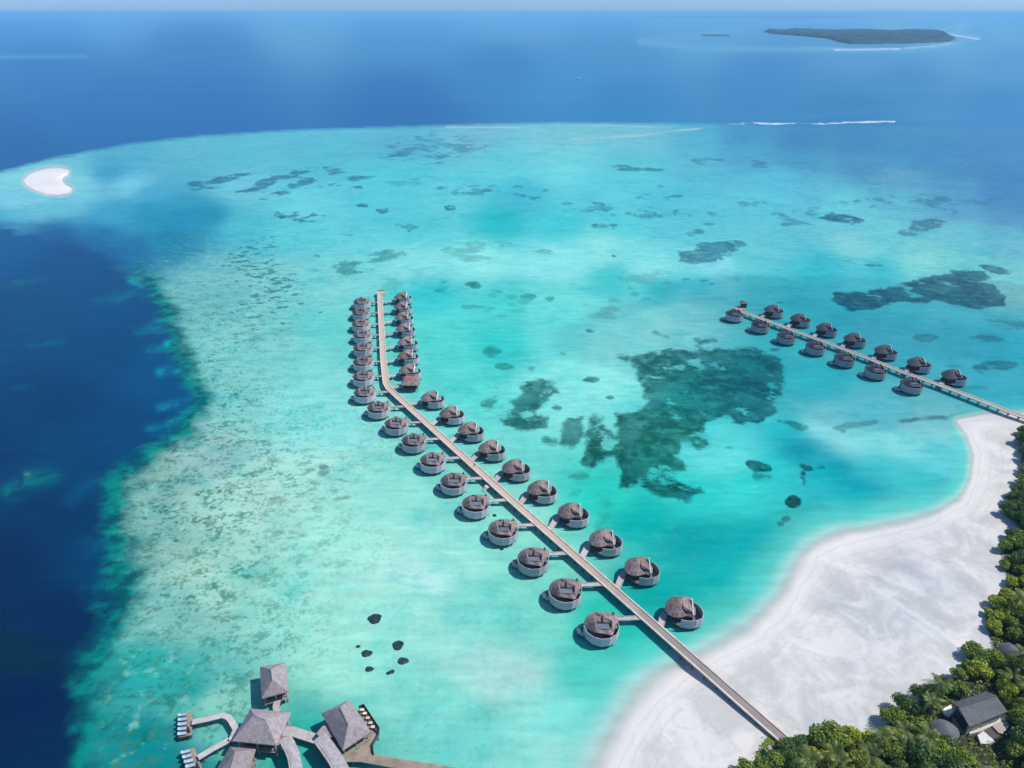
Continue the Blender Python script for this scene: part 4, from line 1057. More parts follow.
def place_villa(kind, px, py, jetty, label, group, wdir):
    proto = protoA if kind == 'A' else protoB
    o = proto if not used[kind] else copy_tree([protoA, protoB][kind == 'B'])
    p = at(px, py, 3.6)
    off = (0.7, 0.0) if kind == 'A' else (1.2, 0.0)
    o.location = (p.x + off[0], p.y + off[1], 0)
    o.scale = (.93, .93, .93)
    o.rotation_euler = (0, 0, R(rnd.uniform(-4, 4)))
    tag(o, label, 'villa', group)
    used[kind] = True
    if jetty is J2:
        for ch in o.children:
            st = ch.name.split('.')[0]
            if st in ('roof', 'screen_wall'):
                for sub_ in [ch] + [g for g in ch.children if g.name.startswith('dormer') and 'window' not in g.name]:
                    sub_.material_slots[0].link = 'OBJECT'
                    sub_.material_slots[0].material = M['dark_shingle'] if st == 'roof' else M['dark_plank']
    return o, wdir, jetty
placed = []
def plan():
    jobs = []
    for i, (x, y) in enumerate(LEFT1):
        jobs.append(('A', x, y, J1, 'court-roofed round villa, %s from the beach on the left of the long jetty' % ordw(i), 'round villas along the long jetty', None))
    for i, (x, y) in enumerate(RIGHT1):
        jobs.append(('B', x, y, J1, 'white-finned round villa, %s from the beach on the right of the long jetty' % ordw(i), 'round villas along the long jetty', None))
    for i, (x, y) in enumerate(LEFT2):
        jobs.append(('A', x, y, J2, 'dark round villa, %s from the beach on the near side of the far jetty' % ordw(i), 'dark round villas along the far jetty', None))
    for i, (x, y) in enumerate(RIGHT2):
        jobs.append(('B', x, y, J2, 'dark round villa, %s from the beach on the far side of the far jetty' % ordw(i), 'dark round villas along the far jetty', None))
    first = {}
    out = []
    # copies are made before any walkway is added, so that a walkway belongs to one villa only
    for j in jobs:
        out.append((place_villa(*j[:3], j[3], j[4], j[5], j[6]), j))
    for (o, wd_, jt), j in out:
        L = o.location
        if j[0] == 'A':
            s = Vector((L.x + 4.2, L.y + 3.6, JZ)) if j[3] is J1 else Vector((L.x + 2.5, L.y + 5.0, JZ))
            if j[3] is J1:
                s = Vector((L.x + 4.3, L.y + 4.6, JZ))
                e = ray_on(jt, s, (1.0, 0.02))
            else:
                e = nearest_on(jt, s)
        else:
            s = Vector((L.x - 6.0, L.y + 0.8, JZ)) if j[3] is J1 else Vector((L.x - 5.8, L.y - 0.8, JZ))
            if j[3] is J1:
                d = (-0.86, -0.50) if L.y > 268 else (-0.40, -0.92)
                e = ray_on(jt, s, d)
            else:
                e = ray_on(jt, s, (-0.55, -0.83))
        add_walkway(o, s, e, 1.5 if j[0] == 'A' else 1.9)
plan()

# ---------------------------------------------------------------- small things along the jetties
def hip(mb_roof, c4, r2, th=0.3):
    """hip roof from four eave corners (in order round) and a ridge: r2[0] lies by edge c4[0]-c4[1], r2[1] by edge c4[2]-c4[3]"""
    a, b, c, d = c4
    e, f = r2
    up = [a, b, c, d, e, f]
    lo = [Vector(p) - Vector((0, 0, th)) for p in (a, b, c, d)]
    return mb_roof.add(up + lo, [(0, 1, 4), (1, 2, 5, 4), (2, 3, 5), (3, 0, 4, 5), (9, 8, 7, 6), (0, 6, 7, 1), (1, 7, 8, 2), (2, 8, 9, 3), (3, 9, 6, 0)])

def local(root, p):
    return Vector(p) - Vector(root.location)

pav = empty('jetty_pavilion', tuple(at(411, 388.5, 0)))
tag(pav, 'small pavilion with a red strip on its grey roof beside the jetty bend', 'pavilion')
hw, hd = 4.3, 4.4
c4 = [Vector(p) for p in ((-hw, hd, 4.4), (-hw + .6, -hd, 4.2), (hw, -hd - .3, 4.2), (hw - .3, hd - .2, 4.4))]
rf = hip(MB(), c4, [Vector((-1.9, 1.2, 6.3)), Vector((2.2, 0.6, 6.3))]).build('roof', M['shingle'], pav)
MB().add([(-3.0, 2.2, 5.75), (2.0, 1.6, 6.0), (2.1, 0.6, 6.48), (-1.9, 1.25, 6.45), (-2.9, -.1, 5.75), (1.0, -1.2, 5.9)], [(0, 1, 2, 3), (3, 2, 5, 4)]).build('roof_strip', M['red'], rf)
MB().box((0, 0, 1.9), (7.6, 7.8, 0.25)).build('deck', M['deck'], pav)
MB().box((0.3, 0.4, 3.1), (6.2, 6.0, 2.2)).build('room_wall', M['dark_wall'], pav)
for sx in (-1, 1):
    for sy in (-1, 1):
        MB().bar((sx * 3.5, sy * 3.6, -3), (sx * 3.5, sy * 3.6, 4.2), 0.25).build('post', M['pile'], pav)
add_walkway(pav, (pav.location.x - 3.5, pav.location.y - 1.0), nearest_on(J1, Vector((pav.location.x - 9, pav.location.y - 2.5, JZ))), 2.0)

def make_person(px, py, z, label, heading=0.5, shirt='shirt'):
    """one continuous skinned body standing on the boards"""
    J = {0: (0, 0, .95, .15, .11), 1: (0, 0, 1.18, .14, .10), 2: (0, 0, 1.42, .17, .10), 3: (0, 0, 1.52, .065, .065), 4: (0, .01, 1.63, .095, .105), 5: (0, .01, 1.73, .06, .07),
         6: (-.10, 0, .88, .10, .10), 7: (-.13, .04, .48, .07, .07), 8: (-.14, -.04, .08, .05, .05), 9: (-.15, .12, .04, .05, .03),
         10: (.10, 0, .88, .10, .10), 11: (.13, .12, .50, .07, .07), 12: (.14, .16, .08, .05, .05), 13: (.15, .32, .04, .05, .03),
         14: (-.20, 0, 1.43, .06, .06), 15: (-.27, -.03, 1.15, .045, .045), 16: (-.28, .08, .90, .035, .035), 17: (-.28, .11, .81, .04, .03),
         18: (.20, 0, 1.43, .06, .06), 19: (.27, -.06, 1.15, .045, .045), 20: (.28, .02, .90, .035, .035), 21: (.28, .04, .81, .04, .03)}
    E = [(0, 1), (1, 2), (2, 3), (3, 4), (4, 5), (0, 6), (6, 7), (7, 8), (8, 9), (0, 10), (10, 11), (11, 12), (12, 13), (2, 14), (14, 15), (15, 16), (16, 17), (2, 18), (18, 19), (19, 20), (20, 21)]
    me = bpy.data.meshes.new('person')
    me.from_pydata([v[:3] for v in J.values()], E, [])
    ob = bpy.data.objects.new('person', me)
    link(ob)
    md = ob.modifiers.new('skin', 'SKIN')
    for i, v in J.items():
        me.skin_vertices[0].data[i].radius = (v[3], v[4])
    me.skin_vertices[0].data[0].use_root = True
    ob.modifiers.new('sub', 'SUBSURF').levels = 1
    dg = bpy.context.evaluated_depsgraph_get()
    m2 = bpy.data.meshes.new_from_object(ob.evaluated_get(dg))
    ob.modifiers.clear()
    ob.data = m2
    m2.materials.clear()
    for q in (shirt, 'trousers', 'skin'):
        m2.materials.append(M[q])
    for p in m2.polygons:
        z_ = p.center.z
        p.material_index = 2 if z_ > 1.5 or abs(p.center.x) > .24 else (0 if z_ > .95 else 1)
    g = at(px, py, z)
    ob.location = g
    ob.rotation_euler = (0, 0, heading)
    tag(ob, label, 'person')
    return ob
make_person(474.5, 466.6, JZ + .01, 'person in dark clothes walking on the long jetty between the villas', 0.6)
make_person(908, 374, JZ + .01, 'person in dark clothes on the far jetty near its beach end', 1.0)
make_person(910.5, 375.3, JZ + .01, 'person in white shirt on the far jetty near its beach end', 1.2, 'white')

def landing(px, py, label, s=1.0):
    p = at(px, py, 1.6)
    r = empty('landing_stage', (p.x, p.y, 0), 0.75)
    tag(r, label, 'landing stage', 'white landing stages beside the long jetty')
    MB().box((0, 0, 1.5), (2.6 * s, 2.0 * s, 0.2)).build('platform', M['white'], r)
    mb = MB()
    for k in range(4):
        mb.box((-1.4 * s - 0.35 * k, 0, 1.25 - 0.3 * k), (0.4, 1.6 * s, 0.1))
    mb.build('steps', M['white'], r)
    for sx in (-1, 1):
        for sy in (-1, 1):
            MB().bar((sx * 1.1 * s, sy * .8 * s, -3), (sx * 1.1 * s, sy * .8 * s, 1.45), 0.18).build('post', M['pile'], r)
    return r
landing(488.6, 485.5, 'white landing stage beside the jetty among the nearer villas')
landing(380.3, 338, 'small white landing stage beside the far straight end of the jetty', 0.8)
landing(387.6, 391.5, 'white landing stage at the bend of the jetty', 0.9)

# end platforms of both jetties
for (px, py, lab) in ((380.3, 292.5, 'square end platform at the far tip of the long jetty'), (740, 308.5, 'end platform with small hut at the outer tip of the far jetty')):
    p = at(px, py, 2.3)
    r = empty('end_platform', (p.x, p.y, 0))
    tag(r, lab, 'platform')
    MB().box((0, 0, 2.28), (5.4, 4.2, 0.3)).build('deck', M['jetty'], r)
    MB().box((0, 1.9, 2.9), (5.0, 0.12, 0.9)).build('railing', M['kerb'], r)
    for sx in (-1, 1):
        MB().bar((sx * 2.3, 0, -3), (sx * 2.3, 0, 2.1), 0.25).build('post', M['pile'], r)
    if 'hut' in lab:
        hip(MB(), [Vector(q) for q in ((0.6, 4, 5.2), (0.6, 0.5, 5.2), (4.6, 0.5, 5.2), (4.6, 4, 5.2))], [Vector((1.9, 2.2, 6.6)), Vector((3.3, 2.2, 6.6))]).build('hut_roof', M['shingle'], r)
        MB().box((2.6, 2.2, 3.6), (3.0, 2.6, 2.8)).build('hut_wall', M['dark_wall'], r)

# ---------------------------------------------------------------- restaurant over the water
def pavilion(corners, ridge, ze, zr, label, inset=0.82, zdeck=2.0, name='thatched_pavilion'):
    C4 = [at(x, y, ze) for x, y in corners]
    Rg = [at(x, y, zr) for x, y in ridge]
    cx = sum(p.x for p in C4) / 4; cy = sum(p.y for p in C4) / 4
    r = empty(name, (cx, cy, 0))
    o = Vector((cx, cy, 0))
    tag(r, label, 'pavilion', 'thatched pavilions of the overwater restaurant')
    L4 = [p - o for p in C4]
    hip(MB(), L4, [p - o for p in Rg], 0.35).build('roof', M['thatch'], r)
    rp = [p - o + Vector((0, 0, 0.06)) for p in Rg]
    MB().bar(rp[0] - Vector((0, 0, .08)), rp[1] - Vector((0, 0, .08)), 0.3, 0.12).build('ridge_cap', M['walk2'], r)
    fl = [(p.x * .93, p.y * .93) for p in L4]
    MB().prism(fl, zdeck - 0.25, zdeck).build('deck', M['restaurant_deck'], r)
    wl = [(p.x * .68, p.y * .68) for p in L4]
    MB().prism(wl, zdeck, ze - 0.36).build('room_wall', M['dark_wall'], r)
    for p in L4:
        q = Vector((p.x * inset, p.y * inset, 0))
        MB().bar((q.x, q.y, -3), (q.x, q.y, ze - 0.2), 0.3).build('post', M['walk'], r)
    for i in range(4):
        a, b = L4[i], L4[(i + 1) % 4]
        q = (a + b) / 2 * inset
        MB().bar((q.x, q.y, -3), (q.x, q.y, ze - 0.2), 0.22).build('post', M['walk'], r)
    return r
pavilion([(259.8, 666.8), (261.7, 698.5), (288, 691.4), (285.8, 662.4)], [(271.3, 669), (272.7, 679.6)], 5.0, 8.2, 'small thatched pavilion standing alone at the top of the restaurant')
pavilion([(250.5, 708.5), (232, 741), (276.5, 745.3), (291, 712.5)], [(254, 714.5), (265.5, 719.5)], 5.5, 9.5, 'largest thatched pavilion in the middle of the restaurant')
pavilion([(230, 746.6), (207, 786), (243, 789), (255.7, 749)], [(235.5, 752), (228.5, 778)], 5.2, 8.8, 'thatched pavilion cut by the bottom edge below the largest one')
pavilion([(349.5, 699.5), (321.5, 713.2), (342.7, 750.5), (370.7, 731.6)], [(340.4, 707), (348.4, 724.1)], 5.2, 9.0, 'thatched dining pavilion beside the brown terrace')

def boardwalk(px_pts, wd, label, z=2.1, mat='walk', name='boardwalk'):
    P = [at(x, y, z) for x, y in px_pts]
    o = Vector((P[0].x, P[0].y, 0))
    r = empty(name, tuple(o))
    tag(r, label, 'boardwalk', 'boardwalks of the overwater restaurant')
    L = [p - o for p in P]
    MB().ribbon(L, wd, 0.22).build('deck', M[mat], r)
    for p, d in polyline_points(L, 3.2):
        n = Vector((-d.y, d.x, 0))
        mb = MB()
        for s in (-1, 1):
            q = p + n * s * (wd / 2 - .2)
            mb.bar((q.x, q.y, -3), (q.x, q.y, z - 0.2), 0.2)
        mb.bar((p + n * (wd / 2) - Vector((0, 0, .35))), (p - n * (wd / 2) - Vector((0, 0, .35))), 0.18)
        mb.build('pile_frame', M['pile'], r)
    return r
boardwalk([(277.5, 700), (276, 706), (277, 712)], 1.7, 'short curved boardwalk linking the small pavilion to the largest one')
boardwalk([(192, 722), (207, 719), (223, 715), (229, 717.5), (232, 722), (236, 729), (233, 736), (230, 741.5)], 1.5, 'curved boardwalk arching out to the upper lounger platform')
boardwalk([(229, 739.5), (225, 742), (212, 749), (198, 757.5)], 1.5, 'straight boardwalk running out to the lower lounger platform')
boardwalk([(283, 731.5), (292, 731), (306, 735.5), (320, 740)], 2.5, 'wide pale boardwalk between the largest pavilion and the dining pavilion')
boardwalk([(340, 757), (362, 757), (395, 763), (440, 770), (500, 780)], 2.4, 'brown boardwalk leading from the terrace off the bottom edge', 2.1, 'restaurant_deck')

def covered_walk(px_pts, wd, label):
    P = [at(x, y, 4.6) for x, y in px_pts]
    o = Vector((P[0].x, P[0].y, 0))
    r = empty('covered_walkway', tuple(o))
    tag(r, label, 'covered walkway', 'covered walkways of the overwater restaurant')
    L = [p - o for p in P]
    mb = MB()
    for k in range(6):
        a0, a1 = -0.5 + k / 6, -0.5 + (k + 1) / 6
        am = (a0 + a1) / 2
        side = []
        for i, p in enumerate(L):
            d = (L[min(i + 1, len(L) - 1)] - L[max(i - 1, 0)])
            n = Vector((-d.y, d.x, 0)).normalized()
            side.append(p + n * am * wd + Vector((0, 0, 0.3 * (1 - (2 * am) ** 2))))
        mb.ribbon(side, wd / 6 + 0.02, 0.14)
    mb.build('roof', M['walk2'], r)
    MB().ribbon([p - Vector((0, 0, 2.6)) for p in L], wd * 0.8, 0.2).build('deck', M['restaurant_deck'], r)
    for p, d in polyline_points(L, 3.0):
        n = Vector((-d.y, d.x, 0))
        for s in (-1, 1):
            q = p + n * s * wd * 0.38
            MB().bar((q.x, q.y, -3), (q.x, q.y, 4.5), 0.18).build('post', M['pile'], r)
covered_walk([(319.5, 737), (327, 747), (336, 760), (344, 775)], 3.4, 'straight covered walkway running down from beside the dining pavilion')
covered_walk([(285, 738), (289, 745), (293.5, 755), (296, 768), (297, 780)], 2.9, 'curved covered walkway running down from the largest pavilion')

# link roof between boardwalk and dining pavilion
r = empty('link_canopy', tuple(at(327, 733, 0)))
tag(r, 'flat patterned grey canopy against the side of the dining pavilion', 'canopy')
q4 = [at(x, y, 4.3) - r.location for x, y in ((316.5, 733), (322.5, 726), (331.5, 724.3), (336.5, 734.5), (322, 740.5))]
MB().prism([(p.x, p.y) for p in q4], 4.05, 4.3).build('roof', M['thatch'], r)
a, b = at(330.8, 725, 4.4) - r.location, at(336, 733.5, 4.4) - r.location
MB().bar(a, b, 0.35, 0.25).build('edge_beam', M['orange'], r)
for p in q4:
    MB().bar((p.x * .9, p.y * .9, -3), (p.x * .9, p.y * .9, 4.05), 0.2).build('post', M['pile'], r)

# dining terrace
r = empty('dining_terrace', tuple(at(355, 745, 0)))
tag(r, 'brown dining terrace with dark railing wrapped round the dining pavilion', 'terrace')
tp = [(359, 708.5), (364, 706.3), (379.5, 730), (378.8, 735.3), (372.8, 745.5), (374, 756), (361.5, 758), (345, 759), (337.5, 754), (330, 741), (345, 735), (362, 722)]
t4 = [at(x, y, 1.8) - r.location for x, y in tp]
MB().prism([(p.x, p.y) for p in t4], 1.55, 1.8).build('deck', M['restaurant_deck'], r)
rail = [t4[i] + Vector((0, 0, 1.0)) for i in (0, 1, 2, 3, 4, 5)]
MB().ribbon(rail, 0.10, 0.95).build('railing', M['dark_frame'], r)
n_ = [at(x, y, 1.9) - r.location for x, y in ((361, 708.5), (364, 707.8), (378, 729.5), (377, 733), (373.5, 730))]
MB().prism([(p.x, p.y) for p in n_], 1.81, 2.3).build('planter', M['dark_wall'], r)
p4 = [at(x, y, 1.84) - r.location for x, y in ((349.5, 751), (359, 745.5), (360, 748.5), (352, 752.5))]
MB().prism([(p.x, p.y) for p in p4], 1.81, 1.95).build('pool', M['pool'], r)
for p in t4[1:9]:
    MB().bar((p.x * .95, p.y * .95, -3), (p.x * .95, p.y * .95, 1.6), 0.25).build('post', M['pile'], r)
def dining_table(px, py, label, first=[None]):
    p = at(px, py, 1.8)
    if first[0] is None:
        t = empty('dining_table', tuple(p))
        MB().box((0, 0, 0.72), (1.0, 0.7, 0.08)).build('table_top', M['cream'], t)
        MB().bar((0, 0, 0), (0, 0, 0.68), 0.15).build('leg', M['dark_frame'], t)
        first[0] = t
    else:
        t = copy_tree(first[0])
        t.location = p
    tag(t, label, 'table', 'white tables on the dining terrace')
for i, (x, y) in enumerate(((362.5, 711.5), (365, 715), (368, 719.5), (370.8, 724.5), (373, 728.6))):
    dining_table(x, y, 'white table by the terrace railing, %s from the terrace top corner' % ordw(i))

# lounger platforms
def lounger_proto():
    t = empty('sun_lounger')
    MB().box((0, 0, 0.28), (2.1, 0.8, 0.14)).build('frame', M['dark_frame'], t)
    MB().box((0.25, 0, 0.42), (1.5, 0.72, 0.14)).build('mattress', M['blue_cushion'], t)
    MB().add([(-1.0, -.36, .36), (-.5, -.36, .36), (-.5, .36, .36), (-1.0, .36, .36), (-1.05, -.36, .85), (-.45, -.36, .52), (-.45, .36, .52), (-1.05, .36, .85)],
             [(3, 2, 1, 0), (4, 5, 6, 7), (0, 1, 5, 4), (1, 2, 6, 5), (2, 3, 7, 6), (3, 0, 4, 7)]).build('backrest', M['blue_cushion'], t)
    for sx in (-.85, .85):
        for sy in (-.32, .32):
            MB().bar((sx, sy, 0), (sx, sy, .24), .07).build('leg', M['dark_frame'], t)
    return t
lp = lounger_proto(); lp_used = [False]
def platform(quad, label, lab2, nl, wname):
    z = 1.3
    Q = [at(x, y, z) for x, y in quad]       # left-top, right-top, right-bottom, left-bottom
    o = Vector((sum(p.x for p in Q) / 4, sum(p.y for p in Q) / 4, 0))
    r = empty('lounger_platform', tuple(o))
    tag(r, label, 'platform', 'lounger platforms west of the restaurant')
    L = [p - o for p in Q]
    MB().prism([(p.x, p.y) for p in L], z - 0.3, z).build('deck', M['restaurant_deck'], r)
    MB().ribbon([L[0] + Vector((0, 0, .35)), L[3] + Vector((0, 0, .35)), L[2] + Vector((0, 0, .35))], 0.12, 0.5).build('railing', M['dark_frame'], r)
    for p in L:
        MB().bar((p.x * .9, p.y * .9, -3), (p.x * .9, p.y * .9, z - .25), 0.22).build('post', M['pile'], r)
    ax = (Q[3] - Q[0]); ay = (Q[1] - Q[0])
    ang = math.atan2(ay.y, ay.x)
    for k in range(nl):
        p = Q[0] + ax * ((k + 0.6) / 5.3) + ay * 0.27
        t = lp if not lp_used[0] else copy_tree(lp)
        lp_used[0] = True
        t.location = (p.x, p.y, z + 0.002)
        t.rotation_euler = (0, 0, ang)
        tag(t, 'pale blue sun lounger, %s from the top on the %s lounger platform' % (ordw(k), lab2), 'sun lounger', 'sun loungers on the two platforms')
    p = Q[0] + ax * 0.80 + ay * 0.76
    u = empty('folded_parasol', (p.x, p.y, z))
    tag(u, 'dark folded parasol on the wooden half of the %s lounger platform' % lab2, 'parasol')
    MB().tube((0, 0, 0), (0, 0, 2.2), .05, .05, 6).build('pole', M['dark_frame'], u)
    MB().tube((0, 0, .9), (0, 0, 2.4), .38, .08, 8).build('canopy', M['dark_frame'], u)
    MB().tube((0, 0, 0), (0, 0, .12), .42, .42, 10).build('base', M['dark_frame'], u)
platform([(179.6, 713.6), (192.4, 711.6), (191.6, 736), (179, 738.6)], 'upper lounger platform at the end of the curved boardwalk', 'upper', 5, 'a')
platform([(181.8, 751), (194.5, 747.4), (203.5, 772), (190, 776)], 'lower lounger platform cut by the bottom edge', 'lower', 4, 'b')

# ---------------------------------------------------------------- coral heads just awash
def coral_head(px, py, rx, ry, label, seed):
    rg = random.Random(seed)
    p = at(px, py)
    s = abs((at(px + 1, py) - p).x)
    sy = abs((at(px, py + 1) - p).y)
    bm = bmesh.new()
    bmesh.ops.create_uvsphere(bm, u_segments=26, v_segments=12, radius=1.0)
    ph = [rg.uniform(0, 6.28) for _ in range(6)]
    for v in bm.verts:
        a = math.atan2(v.co.y, v.co.x)
        k = 1 + .07 * math.sin(3 * a + ph[0]) + .04 * math.sin(5 * a + ph[1]) + .03 * math.sin(9 * a + ph[2])
        v.co.x *= k * rx * s * 1.04
        v.co.y *= k * ry * sy * 1.04
        v.co.z = v.co.z * 0.5 + 0.04 * math.sin(v.co.x * 2.3 + ph[3]) * math.cos(v.co.y * 2.1 + ph[4])
        if v.co.z > 0:
            v.co.z = min(v.co.z, 0.12 + 0.05 * math.sin(v.co.x * 3 + ph[5]))
    me = bpy.data.meshes.new('coral_head')
    bm.to_mesh(me); bm.free()
    me.materials.append(M['rock'])
    for f in me.polygons:
        f.use_smooth = True
    o = link(bpy.data.objects.new('coral_head', me))
    o.location = (p.x, p.y, 0)
    tag(o, label, 'coral head', 'dark coral heads on the pale lagoon floor')
for i, (x, y, rx, ry, lab) in enumerate([(374.7, 618.8, 6.6, 5, 'largest dark coral head, topmost of the small group above the restaurant'), (366.7, 653.5, 5.5, 3.4, 'oval dark coral head left of centre in the small group'),
        (398, 645.3, 5.4, 4.8, 'round dark coral head, upper right of the small group'), (403, 661, 5.6, 3.5, 'squarish dark coral head, lower right of the small group'),
        (369.3, 669.2, 4.2, 2.6, 'small dark coral head, lowest left of the small group'), (388.3, 673.2, 2.2, 1.7, 'tiny coral head at the bottom of the small group'), (392, 671.8, 2.5, 2.1, 'tiny round coral head beside the lowest one'),
        (358.2, 646.6, 2.2, 1.4, 'tiny coral head at the left of the small group'), (501.8, 549.3, 1.9, 1.2, 'tiny dark coral head just below the fourth near villa'), (494.5, 515.5, 2.0, 1.4, 'tiny dark coral head right of a villa by the jetty')]):
    coral_head(x, y, rx, ry, lab, i)
# ---------------------------------------------------------------- beach house and other roofs in the trees
def box4(p0, p1, p2, p3, z0, z1):
    return MB().prism([(p.x, p.y) for p in (p0, p1, p2, p3)], z0, z1)
HZ = 1.5
EH = HZ + 4.3; RH = HZ + 6.6
BL, BR, FR, FL = at(952.5, 703, EH), at(986.6, 691.2, EH), at(1007.8, 711.5, EH), at(969.6, 726.8, EH)
RL, RR = at(958.6, 707, RH), at(995.8, 695.2, RH)
o = Vector(((BL.x + FR.x) / 2, (BL.y + FR.y) / 2, HZ - .1))
house = empty('beach_house', tuple(o))
tag(house, 'beach house with dark slate gable roof and pale terraces among the trees', 'house')
Lh = lambda p: p - o
a, b, c, d, e, f = [Lh(p) for p in (BL, BR, FR, FL, RL, RR)]
th = Vector((0, 0, .28))
MB().add([a, b, f, e, d, c, a - th, b - th, f - th, e - th, d - th, c - th], [(0, 1, 2, 3), (3, 2, 5, 4), (6, 9, 8, 7), (9, 10, 11, 8), (0, 6, 7, 1), (4, 5, 11, 10), (0, 3, 9, 6), (3, 4, 10, 9), (1, 7, 8, 2), (2, 8, 11, 5)]).build('roof', M['slate'], house)
MB().bar(e + Vector((0, 0, .05)), f + Vector((0, 0, .05)), 0.35, 0.16).build('ridge_cap', M['dark_frame'], house)
cc = (a + b + c + d) / 4
w4 = [cc + (p - cc) * .86 for p in (a, b, c, d)]
top = EH - o.z - .05
MB().prism([(p.x, p.y) for p in w4], 0, top).build('wall', M['plaster'], house)
# gable triangles
for g0, g1, gr in ((w4[0], w4[3], e), (w4[1], w4[2], f)):
    g = cc + (gr - cc) * .86
    t_ = Vector((0.2, 0.05, 0))
    MB().add([(g0.x, g0.y, top + .01), (g1.x, g1.y, top + .01), (g.x, g.y, RH - o.z - .5), (g0.x + .2, g0.y, top + .01), (g1.x + .2, g1.y, top + .01), (g.x + .2, g.y, RH - o.z - .5)],
             [(0, 1, 2), (5, 4, 3), (0, 3, 4, 1), (1, 4, 5, 2), (2, 5, 3, 0)]).build('gable', M['plaster'], house)
# glazed end and front windows
def wall_panel(p, q, u0, u1, z0, z1, name, mat, outn):
    A = p.lerp(q, u0); B = p.lerp(q, u1)
    n = Vector((q.y - p.y, p.x - q.x, 0)).normalized() * outn
    A = A + n * .04; B = B + n * .04
    return MB().add([(A.x, A.y, z0), (B.x, B.y, z0), (B.x, B.y, z1), (A.x, A.y, z1), (A.x + n.x * .06, A.y + n.y * .06, z0), (B.x + n.x * .06, B.y + n.y * .06, z0), (B.x + n.x * .06, B.y + n.y * .06, z1), (A.x + n.x * .06, A.y + n.y * .06, z1)],
        [(0, 1, 2, 3), (7, 6, 5, 4), (0, 4, 5, 1), (1, 5, 6, 2), (2, 6, 7, 3), (3, 7, 4, 0)]).build(name, mat, house)
wall_panel(w4[0], w4[3], .08, .92, .3, 3.6, 'window', M['glass'], 1 if (Vector((w4[3].y - w4[0].y, w4[0].x - w4[3].x, 0)).dot(w4[0] - cc) > 0) else -1)
sg = 1 if (Vector((w4[2].y - w4[3].y, w4[3].x - w4[2].x, 0)).dot(w4[3] - cc) > 0) else -1
for u in (.08, .38, .68):
    wall_panel(w4[3], w4[2], u, u + .24, .2, 2.6, 'window', M['glass'], sg)
def slab(px, z, h, name, mat):
    P = [at(x, y, z) - o for x, y in px]
    return MB().prism([(p.x, p.y) for p in P], z - h - o.z, z - o.z).build(name, mat, house)
slab([(942.5, 709), (951, 704.5), (953, 711), (950, 716), (945, 714)], HZ + .7, .7, 'terrace', M['white'])
slab([(951, 712), (958, 706.5), (969, 728), (963, 733), (953, 722)], HZ + .5, .5, 'terrace', M['restaurant_deck'])
slab([(977.5, 735), (983.5, 731), (995.5, 741.5), (990, 743.8), (981, 743.5)], HZ + .8, .8, 'terrace', M['white'])
slab([(991.5, 725), (1004, 717.5), (1009.5, 725.5), (1003, 733.5), (999, 733)], HZ + .8, .8, 'terrace', M['tan_deck'])
slab([(979, 731), (991, 726), (1000, 735), (995, 740)], HZ + .35, .35, 'courtyard', M['dark_wall'])
slab([(968, 730), (978, 727), (1004, 716.5), (1006, 719), (980, 731.5), (970, 734)], HZ + .9, .9, 'porch', M['plaster'])

def dome_hut(px, py, rx_m, ry_m, label, zt=4.3, mat='slate', name='round_hut', rot=0.0):
    p = at(px, py, HZ + zt * .8)
    r = empty(name, (p.x, p.y, HZ - .1), rot)
    tag(r, label, 'hut')
    n, rings = 28, 6
    vs, fs = [(0, 0, zt)], []
    for j in range(1, rings + 1):
        t = j / rings
        for k in range(n):
            a_ = 2 * math.pi * k / n
            vs.append((rx_m * t * math.cos(a_), ry_m * t * math.sin(a_), zt - 1.7 * t ** 1.6))
    for k in range(n):
        a_ = 2 * math.pi * k / n
        vs.append((rx_m * .97 * math.cos(a_), ry_m * .97 * math.sin(a_), zt - 2.0))
    for k in range(n):
        k2 = (k + 1) % n
        fs.append((0, 1 + k, 1 + k2))
        for j in range(rings):
            a0 = 1 + j * n
            fs.append((a0 + k, a0 + n + k, a0 + n + k2, a0 + k2))
    fs.append(tuple(1 + rings * n + k for k in range(n)))
    MB().add(vs, fs).build('roof', M[mat], r)
    MB().prism([(rx_m * .82 * math.cos(2 * math.pi * k / 16), ry_m * .82 * math.sin(2 * math.pi * k / 16)) for k in range(16)], 0, zt - 1.95).build('wall', M['plaster'], r)
    MB().box((0, -ry_m * .82, 1.1), (1.0, .1, 2.0)).build('door', M['dark_wall'], r)
    return r
dome_hut(946, 727, 3.3, 2.9, 'round hut with domed dark slate roof just left of the beach house')
dome_hut(1010, 647, 2.7, 2.3, 'small grey-roofed cottage half hidden in trees at the right edge', 4.6, 'slate', 'cottage')
dome_hut(992, 774, 3.8, 2.6, 'grey roof just showing among trees at the bottom edge', 4.6, 'slate', 'cottage')

